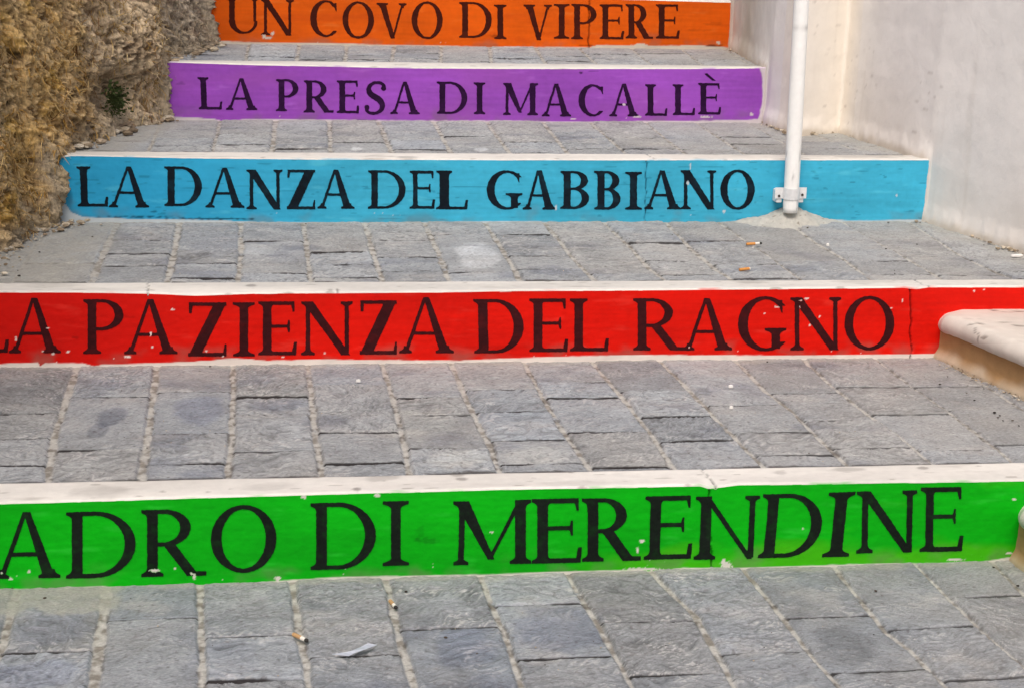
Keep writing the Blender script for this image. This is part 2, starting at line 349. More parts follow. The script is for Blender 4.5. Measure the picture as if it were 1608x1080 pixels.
def iso_mesh(f, X, Y):
    """filled region f > 0 on a regular grid -> vertices (photo-grid coords) and faces"""
    n, m = f.shape; ins = f > 0
    c = ins[:-1, :-1].astype(int) + 2 * ins[1:, :-1] + 4 * ins[1:, 1:] + 8 * ins[:-1, 1:]
    full = np.argwhere(c == 15); idx = -np.ones((n, m), int)
    V = []; Fc = []
    used = np.zeros((n, m), bool)
    for a, b in ((0, 0), (1, 0), (1, 1), (0, 1)): used[full[:, 0] + a, full[:, 1] + b] = True
    ids = np.argwhere(used); idx[ids[:, 0], ids[:, 1]] = np.arange(len(ids))
    V = [(X[a, b], Y[a, b]) for a, b in ids]
    for a, b in full: Fc.append((idx[a, b], idx[a + 1, b], idx[a + 1, b + 1], idx[a, b + 1]))
    for a, b in np.argwhere((c > 0) & (c < 15)):
        q = [(a, b), (a + 1, b), (a + 1, b + 1), (a, b + 1)]; poly = []
        for k in range(4):
            p, r = q[k], q[(k + 1) % 4]; fp, fr = f[p], f[r]
            if fp > 0: poly.append((X[p], Y[p]))
            if (fp > 0) != (fr > 0):
                u = fp / (fp - fr); poly.append((X[p] + (X[r] - X[p]) * u, Y[p] + (Y[r] - Y[p]) * u))
        if len(poly) >= 3:
            n0 = len(V); V += poly; Fc.append(tuple(range(n0, n0 + len(poly))))
    return np.array(V), Fc

# ------------------------------------------------------------------ paving of a tread: traced joints, real relief
COLS = {  # depth-running joints as photo-grid polylines with their width
 0: [([(25, 930), (3, 1010), (-25, 1080)], 14), ([(168, 925), (146, 1080)], 19), ([(314, 922), (318, 1080)], 12), ([(460, 920), (466, 960), (487, 1080)], 12), ([(607, 910), (628, 1000), (652, 1080)], 13), ([(755, 905), (790, 985), (822, 1080)], 11), ([(893, 903), (943, 985), (996, 1080)], 9),
     ([(1030, 903), (1093, 965), (1135, 1038), (1155, 1080)], 11), ([(1172, 897), (1233, 971), (1270, 1021), (1323, 1080)], 10), ([(1316, 894), (1390, 988), (1431, 1018), (1491, 1080)], 8), ([(1444, 890), (1501, 947), (1538, 984), (1650, 1080)], 7), ([(1565, 887), (1608, 930), (1760, 1080)], 7)],
 1: [([(-5, 575), (-75, 750)], 10), ([(120, 575), (85, 680), (75, 750)], 12), ([(246, 575), (232, 680), (222, 750)], 12), ([(366, 575), (364, 680), (357, 748)], 10), ([(484, 575), (495, 680), (506, 742)], 10), ([(603, 577), (617, 620), (630, 674), (643, 738)], 9), ([(712, 575), (741, 641), (764, 684), (786, 738)], 10),
     ([(830, 578), (862, 637), (892, 684), (927, 733)], 8), ([(941, 578), (976, 619), (1020, 674), (1060, 733)], 9), ([(1051, 578), (1078, 604), (1125, 654), (1195, 725)], 9), ([(1162, 570), (1202, 610), (1243, 641), (1283, 681), (1327, 723)], 8), ([(1269, 568), (1316, 610), (1363, 647), (1404, 674), (1461, 721)], 6), ([(1390, 572), (1437, 607), (1491, 644), (1545, 684), (1592, 723)], 6), ([(1500, 572), (1560, 610), (1630, 655), (1740, 723)], 5)],
 2: [([(70, 362), (20, 440)], 4), ([(178, 362), (160, 400), (143, 441)], 9), ([(282, 350), (272, 400), (262, 441)], 9), ([(378, 362), (378, 400), (373, 441)], 7), ([(477, 350), (483, 400), (488, 441)], 7), ([(575, 355), (588, 402), (601, 438)], 7), ([(669, 353), (689, 395), (704, 436)], 8), ([(768, 357), (791, 392), (816, 436)], 7),
     ([(862, 355), (902, 405), (932, 436)], 7), ([(954, 353), (989, 385), (1020, 419), (1043, 436)], 6), ([(1056, 358), (1088, 390), (1125, 421), (1150, 437)], 7), ([(1155, 365), (1199, 394), (1236, 421), (1259, 437)], 5), ([(1250, 356), (1283, 380), (1320, 400), (1367, 436)], 5), ([(1352, 364), (1417, 399), (1480, 436)], 5), ([(1464, 370), (1518, 404), (1582, 432)], 4), ([(1560, 375), (1700, 437)], 4)],
 3: [([(247, 203), (233, 235)], 4), ([(344, 193), (333, 238)], 4), ([(432, 192), (427, 239)], 6), ([(517, 192), (519, 239)], 6), ([(596, 193), (616, 239)], 7), ([(687, 200), (709, 239)], 6), ([(772, 200), (802, 240)], 6), ([(858, 197), (893, 240)], 6), ([(940, 202), (984, 240)], 5), ([(1032, 205), (1078, 240)], 5), ([(1096, 193), (1170, 240)], 4), ([(1190, 200), (1265, 241)], 4), ([(1290, 213), (1365, 243)], 4)],
 4: [([(310, 75), (300, 92)], 4), ([(390, 72), (385, 95)], 4), ([(469, 75), (465, 95)], 5), ([(544, 76), (541, 96)], 5), ([(618, 76), (615, 96)], 5), ([(693, 75), (692, 96)], 5), ([(769, 76), (772, 97)], 5), ([(845, 80), (856, 97)], 5), ([(918, 82), (935, 97)], 4), ([(1000, 82), (1020, 98)], 4), ([(1075, 80), (1100, 98)], 4)],
}
ROWS = {  # cross joints, photo-grid y in the middle of each column (first list = left of the first joint)
 0: [[1000], [1022], [970, 1095], [998], [1028], [985, 1105], [947, 1032], [975, 1058], [1023], [966, 1052], [985, 1063], [935, 1062], [1000]],
 1: [[640, 690], [647, 686], [622, 702], [612, 677, 725], [620, 647, 706], [601, 676], [621, 650, 701], [609, 643, 688], [597, 622, 675], [611, 652, 690], [634, 676], [614, 657, 700], [605, 648, 703], [604, 640, 694], [677]],
 2: [[400], [412], [375, 397, 416], [391, 412], [377, 398, 427], [394, 413], [376, 401], [367, 425], [366, 400, 421], [427], [380], [377, 414], [407], [408], [400, 430], [405], [400]],
 3: [[220], [216], [210, 226], [216, 233], [222], [219], [213], [222], [203, 233], [215], [232], [214], [220], [228]],
 4: [[84], [84], [88], [83], [86], [82], [85], [83], [87], [84], [83], [85]],
}
BLOTCH = {  # stains / worn patches: (photo-grid x, y, rx, ry, brightness factor, blue shift)
 0: [(215, 0, 1, 1, 1, 0), (80, 985, 60, 30, .86, .05), (730, 1015, 55, 32, .84, .05), (880, 985, 75, 40, .80, .06), (1330, 1010, 55, 30, .78, .0), (60, 1060, 70, 25, .86, .05), (350, 1040, 60, 40, .95, .02)],
 1: [(175, 653, 24, 16, .70, .05), (155, 672, 16, 14, .78, .03), (312, 640, 44, 22, .80, .06), (435, 632, 48, 10, .82, .04), (660, 665, 60, 25, 1.10, -.02), (720, 720, 60, 14, 1.12, -.02), (845, 712, 60, 14, 1.15, -.02)],
 2: [(750, 400, 38, 20, 1.45, .0), (345, 384, 50, 18, .93, .02), (460, 395, 40, 15, .95, .02)],
 3: [(560, 232, 10, 3, 1.5, 0), (755, 233, 12, 3, 1.5, 0)],
 4: [],
}
def front_y(i, X): return RB[i - 1][0] + RB[i - 1][1] * X + .10
def back_y(i, X): return RB[i][0] + RB[i][1] * X
def paving(i, x0, x1, dx, dy, y_lo=None, name="paving", parent=None):
    if i == 0: lo = y_lo
    nx = int((x1 - x0) / dx) + 1; xs = np.linspace(x0, x1, nx)
    bk = back_y(i, xs) + .012; fr = np.full(nx, y_lo) if i == 0 else front_y(i, xs) - .006
    ny = int((bk - fr).mean() / dy) + 1
    a = np.linspace(0, 1, ny)
    X = np.repeat(xs[:, None], ny, 1); Y = fr[:, None] + (bk - fr)[:, None] * a[None, :]
    wx = .0035 * fbm(X * 14, Y * 14, 3, 40 + i); wy = .003 * fbm(X * 16, Y * 16, 3, 50 + i)
    Xw = X + wx; Yw = Y + wy
    lines = []; hw = []
    for pl, wpx in COLS[i]:
        P = on_tread([p[0] for p in pl], [p[1] for p in pl], i); P = P[np.argsort(P[:, 1])]
        y0, y1 = P[0], P[-1]
        P = np.vstack([[P[0] + (P[0] - P[1]) * (3.0 / max(1e-3, P[1][1] - P[0][1])) * np.array([.12, 1, 1])], P, [P[-1] + (P[-1] - P[-2]) * (.6 / max(1e-3, P[-1][1] - P[-2][1]))]])
        lines.append(np.interp(Yw, P[:, 1], P[:, 0])); hw.append(wpx * P[1:-1, 1].mean() / F / 2 * (.85, .85, 1.05, 1.05, 1.0)[i])
    # further joints out of the picture, same pitch
    while lines[0].min() > x0: lines.insert(0, lines[0] - .19); hw.insert(0, .006)
    nl = 0
    ref = lines[-1]
    while lines[-1].max() < x1: lines.append(lines[-1] + .185); hw.append(.005)
    L = np.stack(lines)
    for k in range(1, len(L)): L[k] = np.maximum(L[k], L[k - 1] + .05)
    n_left = len(lines) and sum(1 for _ in range(0))
    cidx = (Xw[None] > L).sum(0)                    # 0 .. len(L)
    # offset so that traced row lists line up with traced columns
    off = 0
    P0 = on_tread([COLS[i][0][0][0][0]], [COLS[i][0][0][0][1]], i)[0]
    off = int(np.argmin([abs(np.interp(P0[1], Y[nx // 2], l[nx // 2]) - P0[0]) for l in L]))
    dcol = np.full(X.shape, 9.0); 
    wj = 1 + .75 * fbm(X * 11, Y * 11, 4, 60 + i)
    for k in range(len(L)):
        dcol = np.minimum(dcol, np.abs(Xw - L[k]) - hw[k] * np.clip(wj, .15, 1.9))
    drow = np.full(X.shape, 9.0); sid = np.zeros(X.shape); rowopen = np.zeros(X.shape)
    tilt = np.zeros(X.shape); lr = np.random.default_rng(100 + i)
    base = np.zeros(X.shape + (3,)); rot = np.zeros(X.shape); vig = np.ones(X.shape); fr2 = np.ones(X.shape); fo = np.zeros(X.shape)
    ncol = len(L) + 1
    for k in range(ncol):
        m = cidx == k
        if not m.any(): continue
        kk = k - off
        xm = X[m].mean()
        ys = []
        if 0 <= kk < len(ROWS[i]):
            # middle of the column in the picture: solve x on the column mid line
            for yp in ROWS[i][kk]:
                pxs = np.linspace(-400, 2000, 600); Pp = on_tread(pxs, np.full(600, float(yp)), i)
                mid_lo = L[k - 1] if k > 0 else L[0] - .19; mid_hi = L[k] if k < len(L) else L[-1] + .19
                ci = np.clip(np.searchsorted(xs, xm), 0, nx - 1)
                ymid = np.interp(xm, Pp[:, 0], Pp[:, 1])
                mid = .5 * (np.interp(ymid, Y[ci], mid_lo[ci]) + np.interp(ymid, Y[ci], mid_hi[ci]))
                ys.append(np.interp(mid, Pp[:, 0], Pp[:, 1]))
        lo = Y[m].min() - .05; hi = Y[m].max() + .05
        if not ys:
            y = lo + lr.uniform(.05, .25)
            while y < hi: ys.append(y); y += lr.uniform(.15, .3)
        ys = sorted(ys)
        while ys[0] - .17 > lo: ys.insert(0, ys[0] - lr.uniform(.15, .26))
        if kk >= len(ROWS[i]) or kk < 0:
            while ys[-1] + .2 < hi: ys.append(ys[-1] + lr.uniform(.15, .26))
        sl = RB[min(i, 4)][1] + lr.normal(0, .012)
        yy = Yw[m] - sl * (X[m] - xm)
        ys = np.array(ys)
        r = (yy[:, None] > ys[None]).sum(1)
        d = np.min(np.abs(yy[:, None] - ys[None]) - (.0038, .0046, .0062, .0085, .0105)[i] * np.clip(1 + 1.1 * fbm(X[m] * 9, Y[m] * 5 + xm, 3, 62), .35, 1.7)[:, None], 1)
        drow[m] = d
        for q in range(len(ys) + 1):
            mm = np.zeros(X.shape, bool); mm[m] = r == q
            if not mm.any(): continue
            xc, yc = X[mm].mean(), Y[mm].mean()
            tilt[mm] = lr.normal(0, .0010) + lr.normal(0, .008) * (X[mm] - xc) + lr.normal(.004, .006) * (Y[mm] - yc)
            v = lr.normal(1, .085); hue = lr.normal(0, 1)
            cc = col(151, 154, 156) * v; vig[mm] = lr.uniform(.2, 1.45); fr2[mm] = lr.uniform(.6, 1.6)
            cc = cc * np.array([1 + .016 * hue, 1, 1 - .020 * hue])
            base[mm] = cc; rot[mm] = lr.normal(0, .55); fo[mm] = lr.uniform(0, 60)
    # soft combination with rounded corners
    kx = np.maximum(dcol, -.02); kr = np.maximum(drow, -.02)
    kq = 160.0
    d = -np.log(np.exp(-kq * kx) + np.exp(-kq * kr)) / kq
    edge = sstep(-.0015, .006, d)
    # cleft relief on the stones
    ca, sa = np.cos(rot), np.sin(rot)
    XR = X * ca + Y * sa + fo; YR = -X * sa + Y * ca + fo * .7
    wpx_ = fbm(XR * 10, YR * 10, 3, 70) * .05
    XR = XR * fr2; YR = YR * fr2
    rid = ridged((XR + wpx_) * 9, (YR + wpx_ * 1.6) * 34, 3, 75)
    rid2 = ridged((XR + wpx_) * 24, (YR + wpx_) * 70, 2, 81)
    big = fbm(XR * 7, YR * 9, 3, 90)
    right = sstep(.9, 1.9, X)                       # dustier, smoother towards the plaster wall
    edge_c = sstep(-.0015, .006, dcol); edge_r = sstep(-.0005, .004, drow)
    rel = vig * .0036 * rid * (1 - .35 * right) + .0016 * rid2 + .0040 * big
    H = edge_c * (.0060 + tilt + rel * (.45 + .55 * edge_r) - .0016 * (1 - edge_r)) - .0035
    colj = sstep(.003, -.002, dcol)
    rowj = sstep(.0022, -.0008, drow)
    H += (1 - edge_c) * colj * (.0040 + .003 * fbm(X * 60, Y * 60, 3, 20))
    rid3 = ridged((XR + wpx_) * 55, (YR + wpx_) * 150, 2, 84)
    shade = (1 + vig * (.26 * (rid - .45) + .28 * (rid2 - .45)) + .24 * (rid3 - .45) + .22 * big + .14 * fbm(X * 3, Y * 3, 3, 33) + .16 * fbm(X * 15, Y * 22, 3, 34))
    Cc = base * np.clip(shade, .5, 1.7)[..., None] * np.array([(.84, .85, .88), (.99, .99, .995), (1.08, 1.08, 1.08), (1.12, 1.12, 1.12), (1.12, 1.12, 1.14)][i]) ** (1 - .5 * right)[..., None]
    scuff = sstep(.62, .85, rid2 + .35 * fbm(X * 11, Y * 11, 3, 38)) * sstep(-.1, .4, fbm(X * 8, Y * 12, 3, 39)) * (.25 + .4 * vig)
    Cc = lerp(Cc, np.broadcast_to(col(196, 194, 192), Cc.shape), np.clip(scuff, 0, .8))
    worn = sstep(.18, .5, fbm(X * 5 + 9, Y * 8, 4, 41)) * .35
    Cc = lerp(Cc, np.broadcast_to(col(184, 180, 176), Cc.shape), worn)
    damp = sstep(.15, .5, fbm(X * 4 + 2, Y * 6, 4, 42)) * .30
    Cc = Cc * (1 - damp[..., None] * np.array([.95, .9, .72]))
    pit = sstep(.50, .64, perlin(X * 75, Y * 130, 48)) * .55
    Cc = lerp(Cc, np.broadcast_to(col(92, 88, 90), Cc.shape), pit)
    dust = np.clip(.28 * fbm(X * 5, Y * 5, 4, 36) + .05 + .26 * right, 0, .5)
    Cc = lerp(Cc, np.broadcast_to(col(172, 166, 158), Cc.shape), dust)
    for bx, by, rx, ry, k, bl in BLOTCH[i]:
        Pc = on_tread([bx, bx + rx, bx], [by, by, by - ry], i)
        ax = abs(Pc[1][0] - Pc[0][0]) + 1e-4; ay = abs(Pc[2][1] - Pc[0][1]) + 1e-4
        dd = np.sqrt(((X - Pc[0][0] - .12 * (Y - Pc[0][1])) / ax) ** 2 + ((Y - Pc[0][1]) / ay) ** 2) + .35 * fbm(X * 14, Y * 14, 3, 12)
        mk = sstep(1.1, .7, dd) * edge
        Cc = Cc * (1 + mk * (k - 1))[..., None] * np.stack([1 - mk * bl, 1 - mk * bl * .6, 1 + mk * bl], -1)
    mort = lerp(np.broadcast_to(col(186, 183, 176), Cc.shape), np.broadcast_to(col(136, 130, 121), Cc.shape), sstep(-.15, .35, fbm(X * 30, Y * 30, 3, 44)))
    mcov = colj * sstep(-.5, -.15, fbm(X * 18, Y * 14, 3, 46) + .14)
    Cc = lerp(Cc, mort, mcov)
    dirt = np.clip(rowj * (1 - colj) * (1 - .25 * right) * sstep(-.45, -.1, fbm(X * 6, Y * 20, 2, 45) + .2), 0, 1)
    Cc = lerp(Cc, np.broadcast_to(col(48, 45, 45), Cc.shape), dirt)
    if i > 0:
        fj = sstep(.124, .108, Y - (fr[:, None] - .094) + .006 * fbm(X * 12, X * 0, 3, 63)) * sstep(-.35, .0, fbm(X * 5, X * 0 + 3, 3, 64) + .12) * .85
        Cc = lerp(Cc, np.broadcast_to(col(66, 61, 58), Cc.shape), fj)
    crack = sstep(.12, .38, fbm(X * 34, Y * 34, 2, 49)) * sstep(.006, .001, np.abs(dcol)) * .6
    Cc = lerp(Cc, np.broadcast_to(col(70, 62, 56), Cc.shape), crack)
    # cement smeared along the foot of the riser and beside the walls
    fd = (back_y(i, X) - Y)
    sm = sstep(.030, .010, fd + .03 * fbm(X * 12, Y * 12, 3, 52)) * .6
    if i == 0: sm = np.maximum(sm, sstep(.125, .105, fd + .05 * fbm(X * 9, Y * 9, 4, 53)) * sstep(-.24, -.26, X + .02 * fbm(X * 20, Y * 20, 3, 56)) * .9)
    if i == 2:
        sm = np.maximum(sm, sstep(-.33, -.45, X - .10 * (Y - 4.6) + .05 * fbm(X * 8, Y * 8, 3, 54)) * .95)
    if i == 3: sm = np.maximum(sm, sstep(-.22, -.33, X - .25 * (Y - 5.5) + .05 * fbm(X * 8, Y * 8, 3, 54)) * .8)
    wallx = np.interp(Y, [3.0, 4.1, 4.54, 5.02, 5.1, 5.55, 5.7, 5.9, 6.7, 8], [2.6, 2.42, 2.33, 2.225, 2.24, 2.12, 1.95, 1.93, 2.02, 2.1])
    sm = np.maximum(sm, sstep(.16, .0, wallx - X + .10 * fbm(X * 9, Y * 9, 3, 57)) * .7)
    Cc = lerp(Cc, np.broadcast_to(col(168, 166, 158), Cc.shape), np.clip(sm * (.8 + .3 * fbm(X * 30, Y * 30, 2, 58)), 0, 1))
    H = H * (1 - .7 * sm) + sm * .004 * (1 + fbm(X * 25, Y * 25, 3, 59))
    H = H - .006
    if i > 0:
        H = H - .016 * sstep(.010, .0, Y - fr[:, None]) - .002
    Z = TZ[i] + H
    V = np.stack([X, Y, Z], -1).reshape(-1, 3)
    return mesh_obj(name, V, grid_faces(nx, ny, flip=False)[:, ::1], M_stone, parent, Cc.reshape(-1, 3))

# ------------------------------------------------------------------ painted steps
STEP = [
 dict(rgb=(4, 168, 14), x=(-1.15, 1.95), label="bright green painted step lettered ADRO DI MERENDINE, lowest and nearest of the steps", bare=(205, 203, 192),
      top=[(-400, 800), (0, 788), (400, 776), (804, 765), (1100, 760), (1112, 764), (1130, 762), (1160, 758), (1400, 755), (1600, 752), (1800, 748)],
      bot=[(-400, 936), (0, 924), (50, 924), (161, 920), (248, 924), (316, 919), (356, 920), (436, 911), (536, 905), (660, 903), (771, 901), (872, 897), (1000, 894), (1020, 897), (1073, 891), (1142, 891), (1250, 888), (1337, 885), (1420, 884), (1538, 882), (1592, 873), (1700, 868)],
      joints=[(1112, 741, 1118, 900)], ink=(18, 26, 20), xr=None),
 dict(rgb=(214, 17, 2), x=(-1.0, 2.45), label="red painted step lettered LA PAZIENZA DEL RAGNO below the blue step", bare=(225, 214, 206),
      top=[(-300, 455), (0, 457), (120, 457), (230, 459), (310, 462), (400, 459), (700, 457), (804, 455), (1000, 454), (1200, 452), (1420, 450), (1440, 452), (1460, 449), (1608, 449), (1800, 447)],
      bot=[(-300, 573), (0, 571), (60, 569), (63, 575), (70, 570), (130, 570), (148, 575), (160, 572), (210, 571), (300, 568), (370, 562), (420, 566), (500, 564), (600, 565), (720, 566), (780, 563), (900, 559), (1010, 557), (1250, 558), (1430, 556), (1470, 555), (1490, 552), (1700, 550)],
      joints=[(235, 441, 233, 462), (1430, 436, 1431, 570)], ink=(38, 14, 18), xr=None),
 dict(rgb=(62, 172, 206), x=(-.75, 2.32), label="light blue painted step lettered LA DANZA DEL GABBIANO with the white pole in front", bare=(190, 200, 205),
      top=[(95, 246), (110, 243), (300, 247), (500, 249), (800, 250), (1100, 250), (1260, 250), (1450, 250), (1600, 250)],
      bot=[(60, 300), (104, 322), (112, 334), (130, 341), (200, 344), (330, 346), (400, 349), (560, 350), (800, 348), (1000, 350), (1120, 351), (1180, 345), (1230, 338), (1300, 345), (1340, 347), (1445, 345), (1600, 346)],
      joints=[(1015, 242, 1013, 345)], ink=(14, 24, 34), xr=None),
 dict(rgb=(150, 76, 184), x=(-.45, 2.08), label="purple painted step lettered LA PRESA DI MACALLÈ between blue and orange steps", bare=(205, 196, 200),
      top=[(200, 96), (275, 97), (400, 101), (500, 103), (640, 106), (804, 107), (1100, 107), (1190, 106), (1250, 106)],
      bot=[(240, 183), (285, 184), (335, 187), (350, 191), (380, 188), (430, 188), (540, 189), (680, 190), (800, 190), (900, 192), (1100, 190), (1195, 188), (1250, 186)],
      joints=[], ink=(38, 8, 48), xr=1.921),
 dict(rgb=(218, 90, 6), x=(-.35, 2.2), label="orange painted step lettered UN COVO DI VIPERE, uppermost and farthest of the steps", bare=(200, 190, 176),
      top=[(250, -13), (350, -11), (800, -7), (1000, -1), (1140, 3), (1250, 4)],
      bot=[(300, 63), (352, 65), (400, 67), (500, 68), (620, 71), (760, 74), (925, 75), (940, 71), (1000, 72), (1100, 72), (1143, 75), (1250, 77)],
      joints=[(926, 4, 925, 78)], ink=(48, 12, 8), xr=2.012),
]
CHIPS = {  # bare flecks in the paint: photo-grid x, y, rx, ry
 0: [(243, 895, 9, 3.2), (305, 905, 3, 5), (300, 900, 3, 2.5), (17, 908, 3, 3), (3, 899, 2, 2), (46, 897, 2.5, 2), (1008, 849, 4, 3), (1001, 863, 2, 5), (1141, 887, 9, 6), (1136, 882, 4, 5), (1592, 784, 3, 2), (478, 780, 5, 3), (592, 777, 5, 3), (436, 908, 5, 4), (1261, 829, 1.5, 1.5), (275, 892, 2, 2), (772, 835, 3, 1.5), (1500, 878, 14, 2), (1585, 868, 6, 2), (1010, 893, 30, 2.5)],
 1: [(74, 515, 4, 1.6), (83, 555, 5, 2.5), (67, 551, 3, 1.5), (106, 552, 6, 1.5), (200, 560, 9, 1.8), (237, 524, 2, 5), (239, 545, 2, 2.5), (25, 533, 1.5, 5), (271, 486, 5, 1.5), (324, 551, 2.5, 2), (350, 559, 3, 1.5), (1220, 482, 5, 2.2), (1258, 472, 4, 2), (1267, 469, 4, 2), (1200, 493, 3, 1.2), (1271, 511, 2, 2), (1287, 497, 1.8, 1.8), (1082, 545, 2, 2), (1400, 484, 2.5, 1.5), (1417, 472, 1.5, 3), (1256, 482, 1.2, 3), (795, 457, 12, 2), (510, 554, 2, 1.5), (1530, 457, 2, 2.5), (1545, 455, 3, 1.5), (445, 560, 4, 1.2)],
 2: [(1084, 262, 1.5, 6), (1080, 288, 2.5, 4), (873, 327, 1.5, 4), (1408, 307, 2, 2), (1137, 333, 2, 3)],
 3: [(900, 187, 5, 1.5), (1000, 184, 8, 1.5), (1110, 184, 10, 1.6), (980, 165, 3, 2), (1180, 180, 3, 2)],
 4: [(420, 60, 9, 2), (428, 53, 3, 3), (415, 56, 4, 2), (1005, 71, 12, 2), (1128, 68, 3, 3)],
}
DARK = {  # scuffs / dark marks
 0: [(670, 848, 20, 6, .35), (660, 835, 8, 14, .2)], 1: [(118, 530, 6, 3, .35), (200, 498, 16, 2, .25)],
 2: [(330, 344, 70, 1.8, .9), (215, 341, 70, 1.4, .8), (240, 333, 7, 2, .7), (1340, 287, 5, 1.2, .5), (1250, 330, 4, 4, .3), (130, 270, 7, 2, .35), (122, 288, 5, 3, .3)],
 3: [(912, 115, 3, 1.6, .9), (610, 105, 4, 1.2, .8), (285, 132, 8, 3, .4), (930, 112, 12, 1, .5), (575, 189, 25, 1, .7)], 4: [(780, 57, 12, 3, .5), (1120, 38, 16, 3, .22), (1095, 48, 24, 2, .22), (1120, 72, 14, 2, .7), (920, 72, 10, 1.5, .6)],
}
steps = []
def step(i):
    S = STEP[i]; b, sl = RB[i]; x0, x1 = S['x']; z0, z1 = TZ[i], TZ[i + 1]
    root = empty("stair_step", (.6, b + sl * .6, z0)); tag(root, S['label'], "step", "colour painted steps of the staircase")
    # measured upper edge and lower paint edge on the riser plane
    tp = on_riser(*zip(*S['top']), i); bt = on_riser(*zip(*S['bot']), i)
    dx = (.0022, .0026, .0032, .0036, .004)[i]; nx = int((x1 - x0) / dx) + 1; nz = int((z1 - z0 + .02) / (dx * 1.1)) + 1
    xs = np.linspace(x0, x1, nx); ztop = np.interp(xs, tp[:, 0], tp[:, 2])
    X = np.repeat(xs[:, None], nz, 1); a = np.linspace(0, 1, nz)[None, :]
    Zb = z0 - .02; Z = Zb + (ztop[:, None] - .0045 - Zb) * a
    Yl = b + sl * X
    bul = .0025 * fbm(X * 4, Z * 6, 3, 200 + i) + .0008 * fbm(X * 40, Z * 60, 3, 210 + i)
    Y = Yl - bul
    # back-projected photo-grid coordinates of every riser point (to place chips, scuffs, joints at their measured spots)
    Q = np.stack([X, Y, Z], -1) - CAM; dep = Q @ FW
    PX = 804 + F * (Q @ R2) / dep; PY = 540 - F * (Q @ U2) / dep
    zb = np.interp(xs, bt[:, 0], bt[:, 2])[:, None] + .0016 * fbm(X * 30, X * 0 + i, 3, 5)
    paint = sstep(-.0012, .0012, Z - zb)
    if S['xr']:
        edge_r = S['xr'] + .006 * fbm(Z * 30, Z * 0, 3, 7 + i)
        if i == 3: edge_r = edge_r - .012 + .016 * np.sin(np.clip((Z - z0) / .19, 0, 1) * 3.1)
        paint *= sstep(.003, -.003, X - edge_r)
    for cx, cy_, rx, ry in CHIPS[i]:
        if i == 1: rx, ry = rx * .8, ry * .8
        d = np.sqrt(((PX - cx) / rx) ** 2 + ((PY - cy_) / ry) ** 2) + .5 * perlin(PX * .35, PY * .35, 3)
        paint *= sstep(.75, 1.05, d)
    # random fine flecks near the foot
    fl = perlin(PX * .30, PY * .36, 60 + i) + .22 * sstep(.05, .0, Z - z0 - .01) + .25 * fbm(PX * .01, PY * .02, 2, 61)
    paint *= 1 - .85 * sstep(1.08, 1.15, fl)
    rgb = col(*S['rgb'])
    var = 1 + .26 * fbm(X * 2.2, Z * 6, 4, 220 + i) + .12 * fbm(X * 4 + .6 * Z * 8, Z * 90, 3, 230 + i) + .06 * fbm(X * 60, Z * 40, 3, 235 + i)
    Pc = rgb * np.clip(var, .5, 1.3)[..., None]
    if i == 0:   # yellower second coat towards the bottom right
        yl = np.clip(sstep(.045, .0, Z - z0 - .012 + .05 * fbm(X * 6, Z * 12, 3, 9)) * sstep(.55, 1.0, X + .3 * fbm(X * 3, Z * 3, 2, 2)) * .75 + .25 * sstep(.25, .6, fbm(X * 5, Z * 14, 3, 8)) * sstep(.9, 1.3, X), 0, .8)
        Pc = lerp(Pc, np.broadcast_to(col(70, 178, 10), Pc.shape), yl)
    if i == 1:
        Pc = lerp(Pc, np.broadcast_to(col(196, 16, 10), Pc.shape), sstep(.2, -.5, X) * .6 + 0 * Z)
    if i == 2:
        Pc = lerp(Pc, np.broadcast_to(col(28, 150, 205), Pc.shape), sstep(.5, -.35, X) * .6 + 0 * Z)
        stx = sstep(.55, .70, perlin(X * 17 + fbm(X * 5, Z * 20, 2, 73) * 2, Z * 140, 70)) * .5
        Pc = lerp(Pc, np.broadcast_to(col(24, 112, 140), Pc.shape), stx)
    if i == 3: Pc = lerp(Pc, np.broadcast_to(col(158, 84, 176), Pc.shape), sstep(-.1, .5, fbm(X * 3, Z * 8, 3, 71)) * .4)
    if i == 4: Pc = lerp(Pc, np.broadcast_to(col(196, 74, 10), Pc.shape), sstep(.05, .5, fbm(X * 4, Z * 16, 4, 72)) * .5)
    Bc = np.broadcast_to(col(*S['bare']), Pc.shape) * (1 + .10 * fbm(X * 20, Z * 20, 4, 74))[..., None]
    pale = sstep(.25, .6, fbm(X * 7, Z * 34, 4, 236 + i)) * .16
    Pc = lerp(Pc, np.broadcast_to(col(*[min(255, c + 70) for c in S['rgb']]), Pc.shape), pale)
    foot_tone = sstep(.05, .0, Z - zb + .05 * fbm(X * 5, Z * 9, 4, 239 + i)) * sstep(-.1, .45, fbm(X * 11, Z * 14, 3, 241 + i)) * .4  # patchy brown tone, stronger towards the lower paint edge
    Pc = lerp(Pc, np.broadcast_to(col(112, 104, 92), Pc.shape), foot_tone)
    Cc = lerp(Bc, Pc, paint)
    for cx, cy_, rx, ry, k in DARK[i]:
        d = np.sqrt(((PX - cx) / rx) ** 2 + ((PY - cy_) / ry) ** 2) + .6 * perlin(PX * .12, PY * .3, 13)
        Cc = Cc * (1 - .85 * k * sstep(1.1, .5, d))[..., None]
    for (jx0, jy0, jx1, jy1) in S['joints']:
        xl = jx0 + (jx1 - jx0) * (PY - jy0) / (jy1 - jy0) + 2.5 * perlin(PY * .07, PY * 0, 15 + i)
        wv = 1.0 if i != 2 else .6
        g = sstep(wv * 1.7, wv * .4, np.abs(PX - xl)) * ((PY > min(jy0, jy1) - 2) & (PY < max(jy0, jy1) + 4)) * sstep(-.6, .0, perlin(PY * .12, PY * 0 + 3, 16) + .35)
        Cc = Cc * (1 - .72 * g)[..., None]; Y = Y + .006 * g
    V = np.stack([X, Y, Z], -1).reshape(-1, 3)
